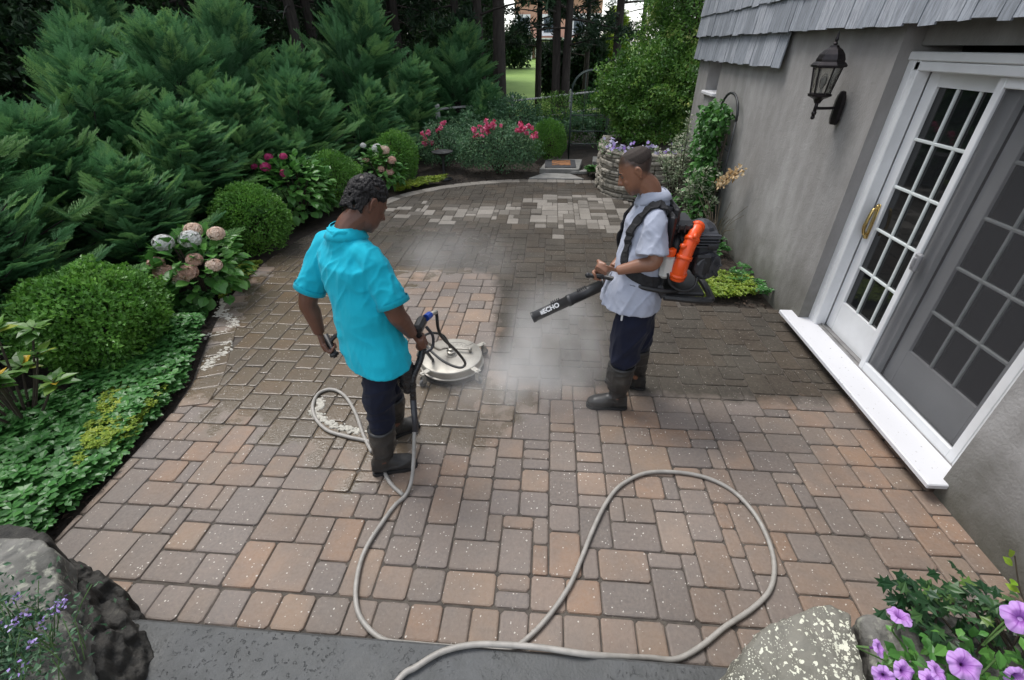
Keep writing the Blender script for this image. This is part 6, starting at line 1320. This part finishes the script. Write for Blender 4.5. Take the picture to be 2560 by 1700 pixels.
# ------------------------------------------------------------------ steam between the men
def steam(name, label, c, r, dens, seed, sc_=2.2, thr=.44):
    b = MB(); b.ball((0, 0, 0), r, 20); k = bpy.data.materials.new(name); k.use_nodes = True; t = k.node_tree; t.nodes.clear(); o = t.nodes.new('ShaderNodeOutputMaterial'); v = t.nodes.new('ShaderNodeVolumePrincipled'); v.inputs['Color'].default_value = (1, 1, 1, 1); v.inputs['Anisotropy'].default_value = 0
    tc = t.nodes.new('ShaderNodeTexCoord'); mp = t.nodes.new('ShaderNodeMapping'); mp.inputs['Scale'].default_value = [1/q for q in (r if hasattr(r, '__len__') else (r,)*3)]; t.links.new(tc.outputs['Object'], mp.inputs[0])
    ln = t.nodes.new('ShaderNodeVectorMath'); ln.operation = 'LENGTH'; t.links.new(mp.outputs[0], ln.inputs[0])
    ns = t.nodes.new('ShaderNodeTexNoise'); ns.noise_dimensions = '4D'; ns.inputs['W'].default_value = seed; ns.inputs['Scale'].default_value = sc_; ns.inputs['Detail'].default_value = 4; t.links.new(tc.outputs['Object'], ns.inputs['Vector'])
    fo = t.nodes.new('ShaderNodeMapRange'); fo.inputs[1].default_value = 1.0; fo.inputs[2].default_value = .1; fo.inputs[3].default_value = 0; fo.inputs[4].default_value = 1; fo.interpolation_type = 'SMOOTHSTEP'; t.links.new(ln.outputs['Value'], fo.inputs[0])
    nr = t.nodes.new('ShaderNodeMapRange'); nr.inputs[1].default_value = thr; nr.inputs[2].default_value = .80; t.links.new(ns.outputs[0], nr.inputs[0])
    m1 = t.nodes.new('ShaderNodeMath'); m1.operation = 'MULTIPLY'; t.links.new(fo.outputs[0], m1.inputs[0]); t.links.new(nr.outputs[0], m1.inputs[1]); m2 = t.nodes.new('ShaderNodeMath'); m2.operation = 'MULTIPLY'; m2.inputs[1].default_value = dens; t.links.new(m1.outputs[0], m2.inputs[0]); t.links.new(m2.outputs[0], v.inputs['Density']); t.links.new(v.outputs[0], o.inputs['Volume'])
    q = b.build(name, k, None, True); q.location = c; return tag(q, label, 'steam', None, 'stuff')
steam('steam', 'white steam drifting over the pavers below the blower nozzle', (.08, 2.95, .36), (.62, .62, .54), 3.9, 3.1, 2.4, .42)
steam('steam', 'thin steam trailing along the pavers beside the steel cleaner', (-.22, 2.62, .15), (.85, .60, .32), 4.0, 8.2, 2.4, .40)
steam('steam', 'faint steam rising beyond the cleaner behind the man in turquoise', (-1.0, 4.7, .30), (1.2, .6, .42), .9, 5.5, 1.6, .36)
# ------------------------------------------------------------------ petunias, ivy and small flowers near the camera
k = NT('petunia'); t = k.attr('lv'); ve = k.attr('vein'); c = k.ramp(t, [(0, (.09, .015, .14)), (.22, (.22, .06, .34)), (.5, (.52, .24, .66)), (1, (.58, .34, .74))]); c = k.mix(k.math('MULTIPLY', ve, .65), c, (.24, .05, .36))
k.set('Base Color', c); k.set('Roughness', .6); tr = k.n('ShaderNodeBsdfTranslucent'); k.l(c, tr.inputs[0]); mx = k.n('ShaderNodeMixShader'); mx.inputs[0].default_value = .3; k.l(k.b.outputs[0], mx.inputs[1]); k.l(tr.outputs[0], mx.inputs[2]); k.l(mx.outputs[0], k.out.inputs[0]); M_pet = k.m
def petunia_mesh(seed, closed=1.0):
    rs = random.Random(seed); nr_, nt_ = 12, 60; V = []; lv = []; ve = []; ph = rs.uniform(0, 6)
    for i in range(nr_):
        q = i/(nr_-1)
        for j in range(nt_):
            a = 2*math.pi*j/nt_; lobe = abs(math.cos(2.5*a)); R_ = (.10+.90*max(0, (q-.25)/.75)**.85*closed) if q > .25 else .10+.0*q
            edge = max(0, (q-.45)/.55); rad = R_*(1-.16*edge*(1-lobe)**1.5)+edge*.025*math.sin(9*a+ph); z = -.85+1.0*min(1, q/.55)**.8+edge*(.07*math.sin(5*a+ph)+.05*math.sin(11*a+ph*2))-(.20*edge**2)*rs.uniform(.9, 1.1)
            V.append((rad*math.cos(a), rad*math.sin(a), z)); lv.append(min(1, q*1.1)); ve.append(max(0, 1-abs(math.sin(2.5*a))*4)*(1-edge*.5)+max(0, 1-abs(math.sin(7.5*a))*3.0)*.35*(1-edge*.6))
    F = [(i*nt_+j, i*nt_+(j+1) % nt_, (i+1)*nt_+(j+1) % nt_, (i+1)*nt_+j) for i in range(nr_-1) for j in range(nt_)]
    me = mesh_from('petunia', np.array(V), F, M_pet, np.array(lv), smooth=True); add_attr(me, 'vein', np.array(ve)); return me
PET = [petunia_mesh(i, c_) for i, c_ in ((1, 1), (2, .92), (3, .8))]
pt = thing('petunia_plant', (1.40, .80, .40), 'purple petunia plant with dark veined trumpet flowers in the near right corner', 'petunias')
PT0 = np.array([1.40, .80, .40]); stems = MB()
for (x, y, z, s, dx, dy, dz, v) in [(1.30, .735, .665, .050, -.25, -.5, .9, 0), (1.185, .69, .65, .040, -.1, -.3, 1, 1), (1.215, .715, .655, .038, .35, -.2, .9, 1), (1.14, .725, .62, .036, .05, -.55, .8, 0), (1.085, .775, .645, .036, .5, -.35, .8, 2), (1.09, .72, .59, .038, -.4, -.5, .5, 1), (1.46, .82, .79, .058, -.5, -.4, .75, 1), (1.50, .84, .77, .05, .2, -.2, 1, 0), (1.44, .72, .655, .044, -.2, -.75, .35, 2), (1.50, .73, .70, .042, -.4, -.4, .8, 0), (1.17, .85, .70, .042, .0, .15, 1, 1), (1.36, .68, .57, .042, -.2, -.6, .6, 0)]:
    o = link('flower', PET[v], pt); o.location = np.array([x, y, z])-PT0; s *= .88; o.scale = (s, s, s); o.rotation_mode = 'QUATERNION'; o.rotation_quaternion = Vector((0, 0, 1)).rotation_difference(Vector((dx, dy, dz)).normalized())
    n_ = nrm((dx, dy, dz)); q = np.array([x, y, z])-n_*s*.85; stems.tube(catmull([q, q-n_*.04, q*[.7, .7, .55]+np.array([1.38, .80, .42])*[.3, .3, .45]], 4), [.0045, .004]+[.003]*7, 5)
stems.build('stem', mat('green stems', (.06, .13, .03), (.1, .18, .05), .6), None, origin=PT0).parent = pt
n = 460; P = np.stack([RNG.uniform(1.17, 1.75, n), RNG.uniform(.60, .86, n), RNG.uniform(.44, .66, n)], 1); keep = P[:, 2] < .50+.22*RNG.random(n); P = P[keep]; n = len(P)
d = nrm(rdir(n)+np.array([-.1, -.2, .35])); leaves('foliage', T_mid, P, d, nrm(rdir(n)*.5+np.array([0, -.2, 1.])), .048*RNG.uniform(.6, 1.2, n), .72, RNG.random(n), G_hyd, pt, PT0)
b = MB(); b.prism([(1.02, .4), (1.05, .66), (1.2, .76), (1.6, .72), (1.95, .74), (2.2, .4)], -.02, .44); o = b.build('planting_soil', M_soil); tag(o, 'dark soil pocket holding the petunias between the stones', 'soil', None, 'stuff')
iv = thing('ivy', (1.55, .98, .42), 'ivy with pale veins trailing over the mottled stone by the wall', 'ivy')
n = 150; P = np.stack([RNG.uniform(1.32, 1.86, n), RNG.uniform(.88, 1.10, n), RNG.uniform(.44, .60, n)], 1); P = P[P[:, 2] < .46+.16*np.exp(-((P[:, 0]-1.5)/.2)**2)+.04]; n = len(P)
G_ivy = leafmat('ivy leaves', [(0, (.012, .045, .016)), (.6, (.03, .085, .03)), (.9, (.06, .13, .04)), (1, (.16, .26, .03))], .35)
leaves('foliage', T_palm, P, nrm(rdir(n)*[1, 1, .3]+np.array([-.1, -.2, 0])), nrm(rdir(n)*.45+np.array([0, -.2, 1.])), .06*RNG.uniform(.6, 1.2, n), 1, RNG.random(n), G_ivy, iv, (1.55, .98, .42))
b = MB(); rs = random.Random(6)
for i in range(12): x = rs.uniform(1.35, 1.8); b.tube(catmull([(x, .88, .42), (x+rs.uniform(-.1, .1), .97, .50), (x+rs.uniform(-.15, .15), 1.06, .47)], 5), .004, 5)
b.build('stem', TWIG, None, origin=(1.55, .98, .42)).parent = iv
b = MB(); ws_ = thing('wall_seedling', (2.30, 1.42, 0), 'tiny pale weed sprouting where the pavers meet the stucco wall', 'weed'); P = np.array([(2.29, 1.45, .12), (2.285, 1.40, .08), (2.29, 1.36, .05), (2.28, 1.47, .16)]); leaves('foliage', T_mid, P, np.array([(-.5, .3, .5), (-.6, -.4, .3), (-.5, .4, .2), (-.4, 0, .8)]), np.tile((-.3, -.3, .8), (4, 1)), .055, .7, np.array([.9, .7, .9, 1]), G_lime, ws_, (2.30, 1.42, 0))
b.tube(catmull([(2.31, 1.3, 0), (2.30, 1.38, .06), (2.29, 1.47, .17)], 5), .003, 5); b.build('stem', TWIG, None, origin=(2.30, 1.42, 0)).parent = ws_
lb = thing('catmint_plant', (-1.78, .56, .5), 'grey green catmint with tiny violet flowers growing between the left capstones', 'catmint')
n = 2600; P = RNG.normal(size=(n, 3))*[.13, .10, .045]+np.array([-1.84, .57, .555]); G_cat = leafmat('catmint leaves', [(0, (.04, .10, .05)), (.6, (.09, .19, .10)), (1, (.18, .28, .17))], .7)
leaves('foliage', T_small, P, nrm(rdir(n)+np.array([0, 0, .4])), nrm(rdir(n)+np.array([0, 0, .6])), .022*RNG.uniform(.6, 1.3, n), .55, RNG.random(n), G_cat, lb, (-1.78, .56, .5))
b = MB(); rs = random.Random(3)
for i in range(70):
    q = np.array([rs.gauss(-1.80, .15), rs.gauss(.57, .08), .52]); e = q+np.array([rs.uniform(-.05, .09), rs.uniform(-.03, .08), rs.uniform(.08, .19)]); b.tube([q, q*.5+e*.5+np.array([.01, 0, .02]), e], .0018, 4, False)
    if i % 3 == 0:
        kk = 9; PP = e+RNG.normal(size=(kk, 3))*.008; leaves('flower', T_small, PP, rdir(kk), rdir(kk), .013, .8, RNG.random(kk)*.5, M_vio, lb, (-1.78, .56, .5))
b.build('stem', bpy.data.materials['green stems'], None, origin=(-1.78, .56, .5)).parent = lb
